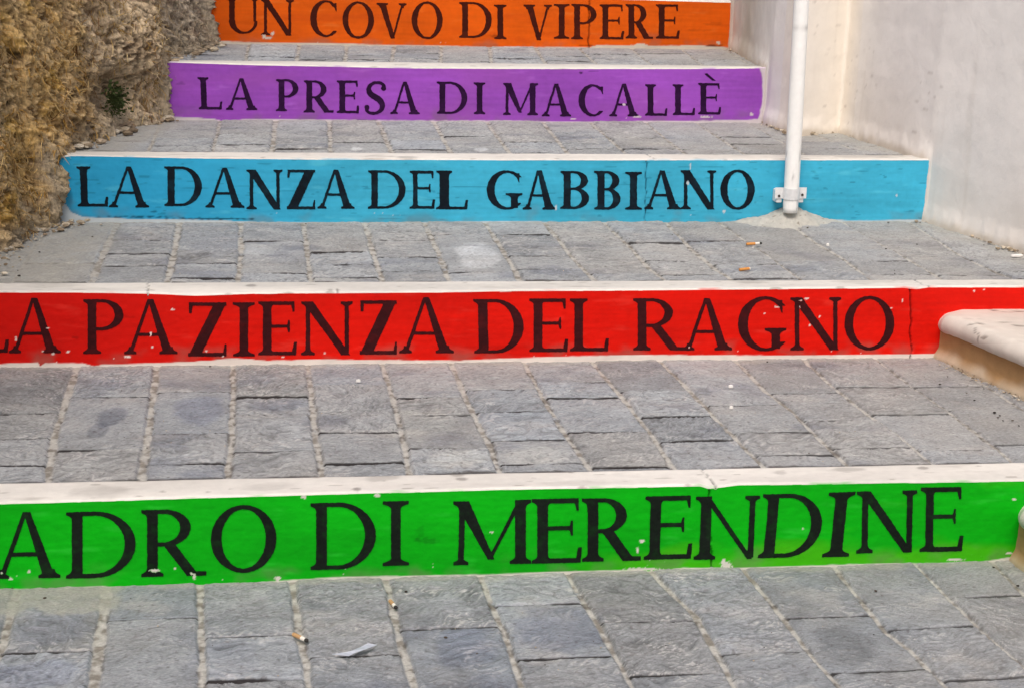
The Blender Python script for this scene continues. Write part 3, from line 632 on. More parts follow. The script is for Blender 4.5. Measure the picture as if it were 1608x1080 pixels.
    riser = mesh_obj("riser", V, grid_faces(nx, nz, flip=True), M_paint, root, Cc.reshape(-1, 3))
    # lettering, a skin of black paint on the riser
    py0 = min(r[3] for r in LET[i]['L']) - 8; py1 = max(r[4] for r in LET[i]['L']) + 8
    px0 = min(r[1] for r in LET[i]['L']) - 8; px1 = max(r[2] for r in LET[i]['L']) + 8
    st = .8
    gy, gx = np.meshgrid(np.arange(py0, py1, st), np.arange(px0, px1, st), indexing='ij')
    f = letter_field(i, gx, gy)
    for cx, cy_, rx, ry in CHIPS[i]:
        if i == 1: rx, ry = rx * .8, ry * .8
        d = np.sqrt(((gx - cx) / rx) ** 2 + ((gy - cy_) / ry) ** 2) + .5 * perlin(gx * .35, gy * .35, 3)
        f = np.minimum(f, (d - .95) * 3)
    P2, Fc = iso_mesh(f, gx, gy)
    P3 = on_riser(P2[:, 0], P2[:, 1], i)
    bul2 = .0025 * fbm(P3[:, 0] * 4, P3[:, 2] * 6, 3, 200 + i) + .0008 * fbm(P3[:, 0] * 40, P3[:, 2] * 60, 3, 210 + i)
    P3[:, 1] -= bul2 + .0011
    ic = col(*S['ink']) * np.clip(1 + .35 * fbm(P2[:, 0] * .02, P2[:, 1] * .02, 3, 80), .5, 1.7)[:, None]
    ic = lerp(ic, np.broadcast_to(rgb, ic.shape), np.clip(.03 * sstep(0, .5, fbm(P2[:, 0] * .05, P2[:, 1] * .05, 3, 83)) + (.03 if i in (1, 4) else 0), 0, 1))
    mesh_obj("lettering", P3, Fc, M_ink, riser, ic, smooth=False)
    # white stone nosing: rounded front edge and a 10 cm top
    prof = [(0, -.0048), (.0007, -.0022), (.0024, -.0006), (.005, 0)] + [(v, 0) for v in np.linspace(.009, .0985, 24)] + [(.1005, -.002), (.101, -.02)]
    prof = np.array(prof); nxx = int((x1 - x0) / .005) + 1; xs = np.linspace(x0, x1, nxx)
    ztop = np.interp(xs, tp[:, 0], tp[:, 2])
    U, X = np.meshgrid(prof[:, 0], xs); DZ = np.broadcast_to(prof[:, 1], U.shape)
    edge_wob = .0020 * fbm(X * 18, X * 0, 4, 240 + i) + .006 * sstep(.45, .7, fbm(X * 9, X * 0 + 4, 3, 243 + i))
    zt = ztop[:, None] + (z1 + .001 - ztop[:, None]) * sstep(0, .05, U)
    Y = b + sl * X - .0025 * fbm(X * 4, zt * 6, 3, 200 + i) * sstep(.02, 0, U) + U + edge_wob * sstep(.03, .0, U)
    Z = zt + DZ + .0009 * fbm(X * 9, U * 30, 3, 250 + i) - np.clip(edge_wob, 0, 1) * sstep(.012, 0, U)
    base = np.broadcast_to(col(216, 212, 205), X.shape + (3,)) * (1 + .26 * fbm(X * 1.6, U * 7, 4, 255 + i) + .07 * fbm(X * 40, U * 60, 3, 256))[..., None]
    stain = sstep(.30, .62, fbm(X * 5 + 3, U * 25, 4, 257 + i)) * .5 + sstep(.62, .76, perlin(X * 22, U * 60, 258 + i)) * .7 
    base = lerp(base, np.broadcast_to(col(160, 154, 146), base.shape), np.clip(stain, 0, .8))
    for (sx_, sy_, rx_, ry_, k_) in {0: [(600, 750, 30, 5, .35), (718, 745, 14, 3.5, .5), (725, 752, 10, 2.5, .6), (160, 772, 60, 9, .25), (420, 764, 50, 7, .2), (1330, 737, 30, 3, .4), (1450, 735, 10, 2, .6), (1225, 742, 12, 3, .3), (560, 769, 8, 3, .7), (900, 760, 60, 6, .15)], 1: [(395, 449, 10, 2, .6), (530, 456, 3, 2, .8), (1360, 443, 70, 4, .25), (1180, 443, 40, 3, .3), (80, 449, 60, 4, .2), (860, 442, 6, 2, .6)], 2: [(640, 248, 20, 2, .4), (1350, 246, 90, 3, .35)], 3: [(590, 105, 16, 2, .6), (1120, 102, 70, 3, .3)]}.get(i, []):
        Ps = on_tread([sx_, sx_ + rx_, sx_], [sy_, sy_, sy_ - ry_], i + 1)
        d_ = np.sqrt(((X - Ps[0][0]) / abs(Ps[1][0] - Ps[0][0])) ** 2 + ((Y - Ps[0][1]) / (abs(Ps[2][1] - Ps[0][1]) + .004)) ** 2) + .5 * fbm(X * 22, Y * 40, 3, 263)
        base = lerp(base, np.broadcast_to(col(112, 106, 100), base.shape), sstep(1.1, .5, d_) * k_)
    rub = sstep(.005, .0, U - .001 + .004 * fbm(X * 25, U * 0, 3, 259 + i)) * sstep(.1, .5, fbm(X * 7, U * 0 + 2, 3, 260 + i)) * .55
    base = lerp(base, np.broadcast_to(rgb, base.shape), rub)
    for (jx0, jy0, jx1, jy1) in S['joints']:
        P = on_tread([jx0 - (1 if i else 6), jx0], [jy0, jy0 + 20], i + 1); xj = P[0][0] + .02 * (.1 - U) + .006 * perlin(U * 60, U * 0, 18)
        g = sstep(.0032, .0005, np.abs(X - xj)); Z = Z - .004 * g; base = base * (1 - .62 * g)[..., None]
    mesh_obj("nosing", np.stack([X, Y, Z], -1).reshape(-1, 3), grid_faces(nxx, len(prof), flip=False), M_kerb, root, base.reshape(-1, 3))
    if i < 4: paving(i + 1, {0: -.98, 1: -.95, 2: -.62, 3: -.42}[i], {0: 2.5, 1: 2.55, 2: 2.35, 3: 2.15}[i], *((.0028, .0030), (.0034, .0034), (.004, .0042), (.0042, .005))[i], name="tread", parent=root)
    else:
        mb = MB(); mb.box((.9, 7.4, z1 - .052), (1.6, .65, .05)); mb.build("tread", M_ground, root)
    steps.append(root)
for i in range(5): step(i)

# ------------------------------------------------------------------ ground
tag(paving(0, -1.3, 2.0, .0028, .0030, y_lo=1.7, name="pavement"), kind="structure")
g = MB(); g.v = [(-60, -60, -.03), (60, -60, -.03), (60, 60, -.03), (-60, 60, -.03)]; g.f = [[0, 1, 2, 3]]
tag(g.build("ground", M_ground), kind="structure")

# ------------------------------------------------------------------ house wall (plaster) on the right
def resample(P, d):
    P = np.array(P, float); L = np.r_[0, np.cumsum(np.linalg.norm(np.diff(P, axis=0), axis=1))]
    n = int(L[-1] / d); t = np.linspace(0, L[-1], n); return np.stack([np.interp(t, L, P[:, k]) for k in range(P.shape[1])], 1), t
plan = [(2.06, 7.9), (2.022, 6.66), (1.930, 5.83), (1.957, 5.585), (2.142, 5.657), (2.204, 5.12), (2.216, 5.02), (2.250, 4.88), (2.332, 4.541), (2.40, 4.15), (2.62, 2.9), (2.9, .9)]
PL, tt = resample(plan, .008)
k = np.array([1, 2, 3, 2, 1.]) / 9
for c in range(2): PL[:, c] = np.convolve(np.pad(PL[:, c], 2, mode='edge'), k, 'valid')
tan = np.gradient(PL, axis=0); tan /= np.linalg.norm(tan, axis=1)[:, None]; nor = np.stack([tan[:, 1], -tan[:, 0]], 1)   # towards the stairs
if nor[0][0] > 0: nor = -nor
zs = np.linspace(-.02, 2.7, 300); n, m = len(PL), len(zs)
T, Zg = np.meshgrid(tt, zs, indexing='ij')
Dp = .006 * fbm(T * 2.2, Zg * 2.2, 3, 300) + .0022 * fbm(T * 12, Zg * 12, 4, 301)
lev = np.interp(PL[:, 1], [2.9, 3.2, 3.201, 4.12, 4.121, 5.02, 5.021, 5.89, 5.891, 6.64, 6.641], [0, 0, .19, .19, .38, .38, .577, .577, .77, .77, .96])[:, None]
Dp += .010 * sstep(.07, .0, Zg - lev + .03 * fbm(T * 14, Zg * 10, 3, 302))
V = np.stack([PL[:, 0][:, None] + nor[:, 0][:, None] * Dp, PL[:, 1][:, None] + nor[:, 1][:, None] * Dp, Zg], -1)
wc = np.broadcast_to(col(238, 234, 230), V.shape) * (1 + .04 * fbm(T * 1.6, Zg * 1.3, 4, 303) + .02 * fbm(T * 9, Zg * 7, 3, 304))[..., None]
Yw = PL[:, 1][:, None] + 0 * Zg
cream = sstep(5.9, 5.62, Yw) * sstep(5.50, 5.66, Yw) * ((PL[:, 0] > 1.94) & (PL[:, 1] > 5.55))[:, None]
wc = lerp(wc, np.broadcast_to(col(240, 232, 220), wc.shape), np.clip(cream, 0, 1))
grey = sstep(5.75, 6.3, Yw) * np.clip(.55 + .5 * fbm(T * 3, Zg * 2, 3, 305), 0, 1)  # shade on the return face beside the upper steps, mixed into its colour
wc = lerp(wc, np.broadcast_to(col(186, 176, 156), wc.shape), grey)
trow = fbm(T * 4 + Zg * 3, Zg * 14 - T * 6, 3, 310)
wc = wc * (1 + .035 * trow)[..., None]
drip = sstep(.3, .6, fbm(T * 16, Zg * .9, 3, 313)) * .14
wc = lerp(wc, np.broadcast_to(col(176, 164, 148), wc.shape), drip)
levs = np.interp(PL[:, 1], [2.9, 4.1, 5.0, 5.9, 6.7], [0, .19, .38, .577, .77])[:, None]
damp = sstep(.42, .02, Zg - levs + .22 * fbm(T * 2.5, Zg * 1.5, 4, 306)) * .35 * sstep(5.7, 5.4, Yw)
wc = lerp(wc, np.broadcast_to(col(200, 184, 166), wc.shape), damp)
spot = sstep(.60, .72, perlin(T * 28, Zg * 60, 307)) * .35 * sstep(.0, .4, fbm(T * 2, Zg * 2, 2, 308))
wc = lerp(wc, np.broadcast_to(col(150, 138, 128), wc.shape), spot)
foot = sstep(.03, .0, Zg - lev + .02 * fbm(T * 20, Zg * 20, 3, 309)) * .6
wc = lerp(wc, np.broadcast_to(col(196, 182, 162), wc.shape), foot)
Vf = V.reshape(-1, 3); Ff = grid_faces(n, m)
# back of the wall, 0.3 m behind, closed round the rim
Bk = V.copy(); Bk[..., 0] += .45; nb = len(Vf)
rim = [(r, c) for r in range(n) for c in (0,)] + [(n - 1, c) for c in range(1, m)] + [(r, m - 1) for r in range(n - 2, -1, -1)] + [(0, c) for c in range(m - 2, 0, -1)]
ri = np.array([r * m + c for r, c in rim]); Rv = Bk.reshape(-1, 3)[ri]
q = np.arange(len(ri)); Fr = np.stack([ri, np.roll(ri, -1), nb + (q + 1) % len(ri), nb + q], 1)
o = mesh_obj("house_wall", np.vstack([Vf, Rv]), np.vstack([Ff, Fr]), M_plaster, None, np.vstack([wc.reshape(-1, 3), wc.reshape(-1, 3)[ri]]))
tag(o, "pale plastered house wall with a corner recess right of the steps", "wall")

# ------------------------------------------------------------------ rock wall on the left
basep = [(-.02, 7.6), (-.045, 6.72), (-.10, 6.35), (-.215, 5.90), (-.34, 5.62), (-.50, 5.16), (-.55, 5.0), (-.655, 4.62), (-.76, 4.15), (-.88, 3.6), (-1.0, 2.9), (-1.1, 2.2)]
PL, tt = resample(basep, .005); k = np.hanning(31); k /= k.sum()
for c in range(2): PL[:, c] = np.convolve(np.pad(PL[:, c], 15, mode='edge'), k, 'valid')
tan = np.gradient(PL, axis=0); tan /= np.linalg.norm(tan, axis=1)[:, None]; nor = np.stack([-tan[:, 1], tan[:, 0]], 1)
if nor[0][0] < 0: nor = -nor
zs = np.arange(.1, 2.1, .005); n, m = len(PL), len(zs)
T, Zg = np.meshgrid(tt, zs, indexing='ij')
Yb = PL[:, 1][:, None] + 0 * Zg
lev = np.interp(PL[:, 1], [3.2, 3.21, 4.12, 4.13, 5.03, 5.04, 5.88, 5.89, 6.62, 6.63], [0, .19, .19, .38, .38, .577, .577, .77, .77, .96])[:, None]
hh = Zg - lev
wpx_ = .05 * fbm(T * 5, Zg * 5, 3, 400)
lump = fbm(T * 3.2 + 1.7, Zg * 2.4, 3, 401)
mid = fbm((T + wpx_) * 9, (Zg + wpx_) * 7, 4, 402)
fine = ridged((T + wpx_) * 26, (Zg + wpx_ * .7) * 17, 4, 405)
fine2 = ridged((T + wpx_ * 1.2) * 58, (Zg + wpx_ * 1.2) * 40, 3, 409)
wp2 = .02 * fbm(T * 16, Zg * 16, 3, 416)
strand = ridged((T + .8 * wpx_ + 1.6 * wp2) * 62, (Zg + wpx_ - 1.6 * wp2) * 40, 2, 415)
# courses: vertical pillar, recess beside it and dark hollow at its foot (measured along the wall)
pill = np.exp(-((Yb - 5.80) / .20) ** 2); rec = np.exp(-((Yb - 6.10) / .07) ** 2); rec2 = np.exp(-((Yb - 5.50) / .05) ** 2) * sstep(.2, .5, Zg - .58)
hol = np.exp(-((Yb - 5.62) / .13) ** 2 - ((Zg - .70) / .07) ** 2)
crev = sstep(.10, .0, np.abs(perlin(T * 3.1 + .8 * wpx_ * 10, Zg * 2.1 + wpx_ * 8, 407)))
Dp = -.10 * hh - .035 * crev + .085 * lump + .030 * mid + .020 * (fine - .5) + .014 * (fine2 - .5) + .016 * (strand - .5) + .05 * pill * sstep(.05, .2, hh) - .08 * rec - .05 * rec2 - .14 * hol
Dp += .06 * sstep(.16, .0, hh + .06 * fbm(T * 8, Zg * 8, 3, 411)) * (.4 + .6 * fbm(T * 6, Zg * 3, 2, 412))
Dp = Dp - .042 - .012 * sstep(5.2, 6.0, Yb)
V = np.stack([PL[:, 0][:, None] + nor[:, 0][:, None] * Dp, PL[:, 1][:, None] + nor[:, 1][:, None] * Dp, Zg + .012 * mid], -1)
ochre = col(202, 166, 104); beige = col(212, 190, 158); grey = col(176, 164, 148); brown = col(112, 82, 58)
zone_o = sstep(5.62, 5.35, Yb + .25 * fbm(T * 3, Zg * 2, 3, 420)); zone_g = sstep(5.98, 6.12, Yb)
rc = lerp(np.broadcast_to(beige, V.shape), np.broadcast_to(ochre, V.shape), np.clip(zone_o * (.75 + .6 * fbm(T * 4, Zg * 4, 3, 421)), 0, 1))
rc = lerp(rc, np.broadcast_to(grey, V.shape), np.clip(zone_g * .8, 0, 1))
rc = lerp(rc, np.broadcast_to(col(160, 146, 128), V.shape), np.clip(sstep(.05, .5, fbm(T * 2.6, Zg * 2.6, 3, 422)) * .7, 0, 1))
rc = lerp(rc, np.broadcast_to(brown, V.shape), np.clip(sstep(.12, .5, fbm(T * 9, Zg * 7, 4, 423)) * .5, 0, 1))
rc = lerp(rc, np.broadcast_to(col(204, 162, 76), V.shape), np.clip(zone_o * sstep(.1, .4, fbm(T * 6, Zg * 6, 3, 424)) * .7, 0, 1))
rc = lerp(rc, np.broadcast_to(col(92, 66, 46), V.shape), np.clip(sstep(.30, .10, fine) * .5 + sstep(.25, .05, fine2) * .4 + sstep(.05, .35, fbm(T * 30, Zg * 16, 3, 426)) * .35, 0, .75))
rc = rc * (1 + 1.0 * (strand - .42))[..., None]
rc = lerp(rc, np.broadcast_to(col(222, 200, 160), V.shape), np.clip(sstep(.72, .92, strand + .2 * mid) * .5, 0, 1))
cem = sstep(.10, .0, hh + .07 * fbm(T * 7, Zg * 7, 3, 425))
rc = lerp(rc, np.broadcast_to(col(182, 168, 146), V.shape), cem * .75)
Vf = V.reshape(-1, 3); Ff = grid_faces(n, m, flip=True); Bk = V.copy(); Bk[..., 0] -= .6; nb = len(Vf)
rim = [(r, 0) for r in range(n)] + [(n - 1, c) for c in range(1, m)] + [(r, m - 1) for r in range(n - 2, -1, -1)] + [(0, c) for c in range(m - 2, 0, -1)]
ri = np.array([r * m + c for r, c in rim]); Rv = Bk.reshape(-1, 3)[ri]; q = np.arange(len(ri))
Fr = np.stack([ri, np.roll(ri, -1), nb + (q + 1) % len(ri), nb + q], 1)
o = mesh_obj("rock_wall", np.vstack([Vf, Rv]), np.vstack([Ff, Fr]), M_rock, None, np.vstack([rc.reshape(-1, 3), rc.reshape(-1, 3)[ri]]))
tag(o, "rough ochre and grey rock wall along the left ends of the steps", "rock wall")

rock = o
# dry straw-like fibres clinging to the rock
N3 = np.cross(np.gradient(V, axis=1), np.gradient(V, axis=0)); N3 /= np.linalg.norm(N3, axis=2)[..., None] + 1e-9
if N3[..., 0].mean() < 0: N3 = -N3
fr = np.random.default_rng(5); nf = 19000
wgt = (sstep(6.9, 5.7, Yb) * .7 + .3) * sstep(3.9, 4.3, Yb) * (hh > -.02) * sstep(-.25, .2, fbm(T * 4, Zg * 4, 3, 430)) * (1 - .8 * crev); wgt = (wgt / wgt.sum()).ravel()
pk = fr.choice(n * m, nf, p=wgt); P0 = V.reshape(-1, 3)[pk]; Nn = N3.reshape(-1, 3)[pk]
fl = fbm(T * 5, Zg * 5, 3, 431).ravel()[pk] * 2.6
th = fl + fr.normal(0, .75, nf) - .3
t1 = np.stack([np.zeros(nf), np.cos(th) * 0 - np.sin(th), -np.cos(th)], 1); t1 -= (t1 * Nn).sum(1)[:, None] * Nn; t1 /= np.linalg.norm(t1, axis=1)[:, None]
b1 = np.cross(Nn, t1); Lf = fr.uniform(.014, .05, nf); wf = fr.uniform(.0007, .0016, nf); cv = fr.normal(0, .45, nf)
FV = []; 
for q_ in range(4):
    u_ = q_ / 3; c_ = P0 + t1 * (Lf * u_)[:, None] + b1 * (Lf * cv * u_ * u_)[:, None] + Nn * (.002 + .012 * u_ * (1 - u_) * 2 * (Lf / .05))[:, None]
    w_ = wf * (1, 1, .8, .25)[q_]; FV += [c_ - b1 * w_[:, None], c_ + b1 * w_[:, None]]
FV = np.stack(FV, 1).reshape(-1, 3); k8 = np.arange(nf)[:, None] * 8
FF = np.concatenate([k8 + np.array([[2 * q_, 2 * q_ + 1, 2 * q_ + 3, 2 * q_ + 2]]) for q_ in range(3)])
palf = np.array([col(226, 200, 150), col(204, 170, 110), col(178, 140, 84), col(212, 188, 150), col(128, 96, 62), col(190, 150, 76)])
fc = palf[fr.choice(6, nf, p=[.24, .24, .16, .18, .10, .08])] * fr.uniform(.75, 1.15, nf)[:, None]
zo_ = np.clip(zone_o, 0, 1).ravel()[pk][:, None]; fc = fc * (1 - zo_ * np.array([.02, .10, .26]))
gz = zone_g.ravel()[pk][:, None]; fc = fc * (1 - .6 * gz) + col(178, 166, 150) * .6 * gz
fo_ = mesh_obj("dry_fibres", FV, FF, M_rock, rock, np.repeat(fc, 8, 0)); fo_["kind"] = "stuff"

# ------------------------------------------------------------------ white pole with its clamp
PB = at_y([1241], [331], 4.985)[0]; PT = at_y([1258.5], [0], 5.0)[0]
dirp = (PT - PB) / np.linalg.norm(PT - PB); r = .0242
root = empty("metal_pole", tuple(PB)); tag(root, "white painted metal pole standing before the blue step", "pole")
nn, na = 160, 28; hs = np.linspace(-.006, 2.3, nn)
ax = np.cross(dirp, (0, 1, 0)); ax /= np.linalg.norm(ax); bx = np.cross(dirp, ax)
H, A = np.meshgrid(hs, np.linspace(0, 2 * math.pi, na, endpoint=False), indexing='ij')
rr = r * (1 + .012 * fbm(H * 6, A * .5, 3, 500)) * (1 - .10 * sstep(.012, -.006, H))
V = PB + H[..., None] * dirp + rr[..., None] * (np.cos(A)[..., None] * ax + np.sin(A)[..., None] * bx)
pc = np.broadcast_to(col(242, 242, 240), V.shape) * np.ones(V.shape)
sc_ = sstep(.25, .55, fbm(H * 22, A * 1.2, 4, 501)) * sstep(.34, .02, H) * .9 + sstep(.5, .7, fbm(H * 12, A * 1.5, 3, 502)) * .35
pc = lerp(pc, np.broadcast_to(col(128, 124, 122), V.shape), np.clip(sc_, 0, .8))
hm = np.dot(at_y([1250], [44], 4.995)[0] - PB, dirp)
ringm = np.exp(-((H - hm) / .004) ** 2) * .35 * (fbm(A * 1.0, H * 3, 2, 504) + .6)
pc = lerp(pc, np.broadcast_to(col(110, 104, 98), V.shape), np.clip(ringm, 0, 1))
fidx = []
i0 = np.arange(nn - 1)[:, None] * na + np.arange(na)[None]; i1 = np.arange(nn - 1)[:, None] * na + (np.arange(na)[None] + 1) % na
Fq = np.stack([i0, i1, i1 + na, i0 + na], -1).reshape(-1, 4)
capV = np.vstack([V.reshape(-1, 3), PB - .006 * dirp + .0, V.reshape(-1, 3)[-na:].mean(0)])
nv = V.shape[0] * V.shape[1]
faces = [list(f) for f in Fq] + [[(j + 1) % na, j, nv] for j in range(na)] + [[nv - na + j, nv - na + (j + 1) % na, nv + 1] for j in range(na)]
mesh_obj("shaft", capV, faces, M_pole, root, np.vstack([pc.reshape(-1, 3), pc.reshape(-1, 3)[:1], pc.reshape(-1, 3)[-1:]]))
CC = at_y([1242.5], [304], 4.985)[0]
cl = MB(); hh_ = .0175; nb_ = 14
ang = np.linspace(math.pi, 2 * math.pi, nb_ + 1)
Vb = []; Fb = []
pts = [(-.052, .004), (-.0275, .004)] + [((r + .0022) * math.cos(a), (r + .0022) * math.sin(a)) for a in ang] + [(.0275, .004), (.052, .004)]
off = .0022
for (x, y) in pts:
    for dz in (-hh_, hh_): Vb.append(CC + np.array([x, y, dz]))
for j, (x, y) in enumerate(pts):
    for dz in (-hh_, hh_):
        l = math.hypot(x, y) or 1
        if 1 < j < len(pts) - 2: Vb.append(CC + np.array([x * (1 - off / l), y * (1 - off / l), dz]))
        else: Vb.append(CC + np.array([x, y + off * 1.3, dz]))
N_ = len(pts)
for j in range(N_ - 1):
    a0, a1, b0, b1 = 2 * j, 2 * j + 1, 2 * j + 2, 2 * j + 3; o_ = 2 * N_
    Fb += [(a0, b0, b1, a1), (o_ + a0, o_ + a1, o_ + b1, o_ + b0), (a1, b1, o_ + b1, o_ + a1), (a0, o_ + a0, o_ + b0, b0)]
Fb += [(0, 1, 2 * N_ + 1, 2 * N_), (2 * N_ - 2, 4 * N_ - 2, 4 * N_ - 1, 2 * N_ - 1)]
cl.add(Vb, Fb); clamp = cl.build("clamp", M_metal, root)
for sx in (-1, 1):
    b_ = MB(); p = CC + np.array([sx * .0385, .0035, -.006 if sx > 0 else -.009]); b_.tube([p, p + np.array([0, -.003, 0])], [.0042, .0036], 12); b_.build("bolt", M_hole, clamp)
    s_ = MB(); s_.box(CC + np.array([sx * .036, .028, -.012]), (.009, .020, .020), bev=.002); s_.build("wall_spacer", M_metal, clamp)

# cement heap round the foot of the pole
cx, cyy = PB[0] + .015, RB[2][0] + RB[2][1] * PB[0]
xs = np.linspace(-.24, .24, 150); ys = np.linspace(-.15, .0, 60)
Xg, Yg = np.meshgrid(xs, ys, indexing='ij')
dd = np.sqrt((Xg / .19) ** 2 + (Yg / .10) ** 2) + .30 * fbm(Xg * 9, Yg * 12, 4, 510)
hgt = .060 * np.clip(1 - dd, 0, 1) ** 1.35 + .007 * fbm(Xg * 26, Yg * 26, 4, 511) * sstep(1.1, .8, dd) - .004 * sstep(.9, 1.15, dd)
Zg = TZ[2] - .0045 + hgt
keep = (dd < 1.12); kf = keep[:-1, :-1] | keep[1:, :-1] | keep[:-1, 1:] | keep[1:, 1:]
Yr = RB[2][0] + RB[2][1] * (cx + Xg) + Yg - .001
cc = np.broadcast_to(col(176, 174, 167), Xg.shape + (3,)) * (1 + .12 * fbm(Xg * 15, Yg * 15, 4, 512))[..., None]
cc = lerp(cc, np.broadcast_to(col(110, 100, 88), cc.shape), sstep(.62, .75, perlin(Xg * 60, Yg * 80, 513)) * .7)
o = mesh_obj("cement_mound", np.stack([cx + Xg, Yr, Zg], -1).reshape(-1, 3), grid_faces(150, 60, kf), M_cement, None, cc.reshape(-1, 3))
tag(o, "low heap of pale cement at the foot of the white pole", "cement")

# ------------------------------------------------------------------ stone doorsteps on the right
def doorstep(i, e0, e1, ztop, thick, z0, label):
    """front edge from e0 (at the riser) to e1 (towards the viewer); slab reaches to the house wall"""
    e0 = np.array(e0); e1 = np.array(e1); root = empty("doorstep", (e0[0], e0[1], z0)); tag(root, label, "doorstep")
    L = np.linalg.norm(e1 - e0); n = int(L / .006)
    t = np.linspace(0, 1, n); rt = thick / 2
    prof = [(1.0, -thick)] + [(.02 + rt, -thick)] + [(rt - rt * math.sin(a), -rt - rt * math.cos(a)) for a in np.linspace(0, math.pi, 16)] + [(v, 0) for v in np.linspace(rt + .012, 1.0, 70)]
    prof = np.array(prof)
    Tg = np.repeat(t[:, None], len(prof), 1); Ug = np.repeat(prof[None, :, 0], n, 0); Dz = np.repeat(prof[None, :, 1], n, 0)
    wob = .007 * fbm(Tg * L * 4, Dz * 10, 3, 520 + i) * sstep(.1, 0, Ug)
    corner = .022 * sstep(.05, 0, Tg * L) * sstep(.1, .0, Ug)      # rounded end against the riser
    X = e0[0] + (e1[0] - e0[0]) * Tg + Ug + wob + corner; Y = e0[1] + (e1[1] - e0[1]) * Tg
    Z = ztop + Dz + .0016 * fbm(Tg * L * 8, Ug * 8, 3, 522) - .012 * sstep(.06, 0, Tg * L) * sstep(.09, 0, Ug)
    c = np.broadcast_to(col(208, 200, 190), X.shape + (3,)) * (1 + .16 * fbm(X * 6, Y * 6, 4, 523) + .10 * fbm(X * 30, Y * 30, 3, 524))[..., None]
    crk = sstep(.035, .008, np.abs(perlin(X * 5, Y * 11, 525))) * sstep(.05, .3, perlin(X * 6, Y * 6, 526)) * sstep(.02, .05, Ug)
    c = lerp(c, np.broadcast_to(col(86, 76, 68), c.shape), crk * .8)
    if i == 1:
        Qs = np.stack([X, Y, Z], -1) - CAM; dp_ = Qs @ FW; QX = 804 + F * (Qs @ R2) / dp_; QY = 540 - F * (Qs @ U2) / dp_
        for (mx_, my_, rx_, ry_, sl_) in [(1526, 509, 8, 1.3, -.15), (1540, 508, 9, 1.3, .2), (1576, 506, 9, 1.2, 0), (1598, 511, 13, 1.5, .12), (1531, 519, 2, 6, 0), (1600, 489, 14, 1.2, 0), (1469, 498, 2, 2, 0), (1545, 530, 6, 3, 0), (1536, 530, 1.2, 9, 0)]:
            d_ = np.sqrt(((QX - mx_) / rx_) ** 2 + ((QY - my_ - sl_ * (QX - mx_)) / ry_) ** 2)
            g_ = sstep(1.15, .6, d_); c = lerp(c, np.broadcast_to(col(96, 84, 74), c.shape), g_ * .65); crk = np.maximum(crk, g_ * .8)
    Z = Z - .0025 * crk + .0012 * fbm(X * 40, Y * 40, 3, 530)
    mesh_obj("slab", np.stack([X, Y, Z], -1).reshape(-1, 3), [list(f) for f in grid_faces(n, len(prof))] + [list(range((n - 1) * len(prof), n * len(prof)))], M_slab, root, c.reshape(-1, 3))
    nz = 30; zz = np.linspace(z0 - .01, ztop - thick + .004, nz); Tp, Zp = np.meshgrid(np.linspace(0, 1, n), zz, indexing='ij')
    ins = .026 + .003 * fbm(Tp * L * 8, Zp * 12, 3, 527) - .012 * sstep(.03, .0, Zp - z0)
    Xp = e0[0] + (e1[0] - e0[0]) * Tp + ins; Yp = e0[1] + (e1[1] - e0[1]) * Tp
    cp_ = np.broadcast_to(col(172, 138, 96), Xp.shape + (3,)) * (1 + .12 * fbm(Tp * L * 5, Zp * 9, 4, 528))[..., None]
    cp_ = lerp(cp_, np.broadcast_to(col(200, 186, 164), cp_.shape), sstep(.035, .0, Zp - z0 + .03 * fbm(Tp * L * 9, Zp * 8, 3, 529)) * .8)
    Vp = np.stack([Xp, Yp, Zp], -1).reshape(-1, 3); Vx = Vp[-nz:] + np.array([.97, 0, 0]); Vp = np.vstack([Vp, Vx]); kq = np.arange(nz - 1); b0 = (n - 1) * nz
    Fx = np.stack([b0 + kq, b0 + kq + 1, b0 + nz + kq + 1, b0 + nz + kq], 1)
    mesh_obj("plinth", Vp, np.vstack([grid_faces(n, nz, flip=True), Fx]), M_plinth, root, np.vstack([cp_.reshape(-1, 3), cp_[-1]]))
doorstep(1, (1.862, 4.108), (2.042, 3.19), .322, .056, TZ[1], "pale bullnosed stone doorstep on a tan plinth against the red step")
doorstep(0, (1.655, 3.163), (1.70, 2.2), .145, .056, TZ[0], "pale rounded doorstep end cut by the right edge beside the green step")

# ------------------------------------------------------------------ litter
def butt(px, py, i, ang, length, label, kind, dz=.006):
    p = on_tread([px], [py], i, .002)[0]; root = empty("cigarette_butt", tuple(p)); tag(root, label, "cigarette butt", "cigarette butts on the paving")
    d = np.array([math.cos(ang), math.sin(ang), .04]); d /= np.linalg.norm(d); r = .0042
    a = p - d * length / 2 + np.array([0, 0, dz - .002]); 
    k = .62 if kind != 'filter' else .85
    m1 = MB(); m1.tube([a, a + d * length * k * .5, a + d * length * k], [r * .95, r, r * .97], 14); m1.build("filter", M_tan if i == 0 else M_filter, root, smooth=True)
    m2 = MB(); m2.tube([a + d * length * k, a + d * length * .93], [r * .99, r * .85], 14); m2.build("paper", M_paper, root, smooth=True)
    if kind != 'filter':
        m3 = MB(); m3.tube([a + d * length * .93, a + d * (length * 1.04), a + d * (length * 1.12) + np.array([0, 0, -.001])], [r * .9, r * .95, r * .4], 10); m3.build("burnt_end", M_ash, root, smooth=True)
butt(1183, 385, 2, .05, .044, "orange cigarette butt with burnt end, near the pole's cement", 'burnt')
butt(1170, 425, 2, .22, .036, "short tan cigarette butt beside the red step's white edge", 'filter')
butt(617, 948, 0, -1.35, .036, "cigarette butt wedged in a paving joint just below the green step", 'burnt', .002)
butt(471, 1003, 0, -.95, .040, "cigarette butt lying near the plastic scrap on the pavement", 'burnt')
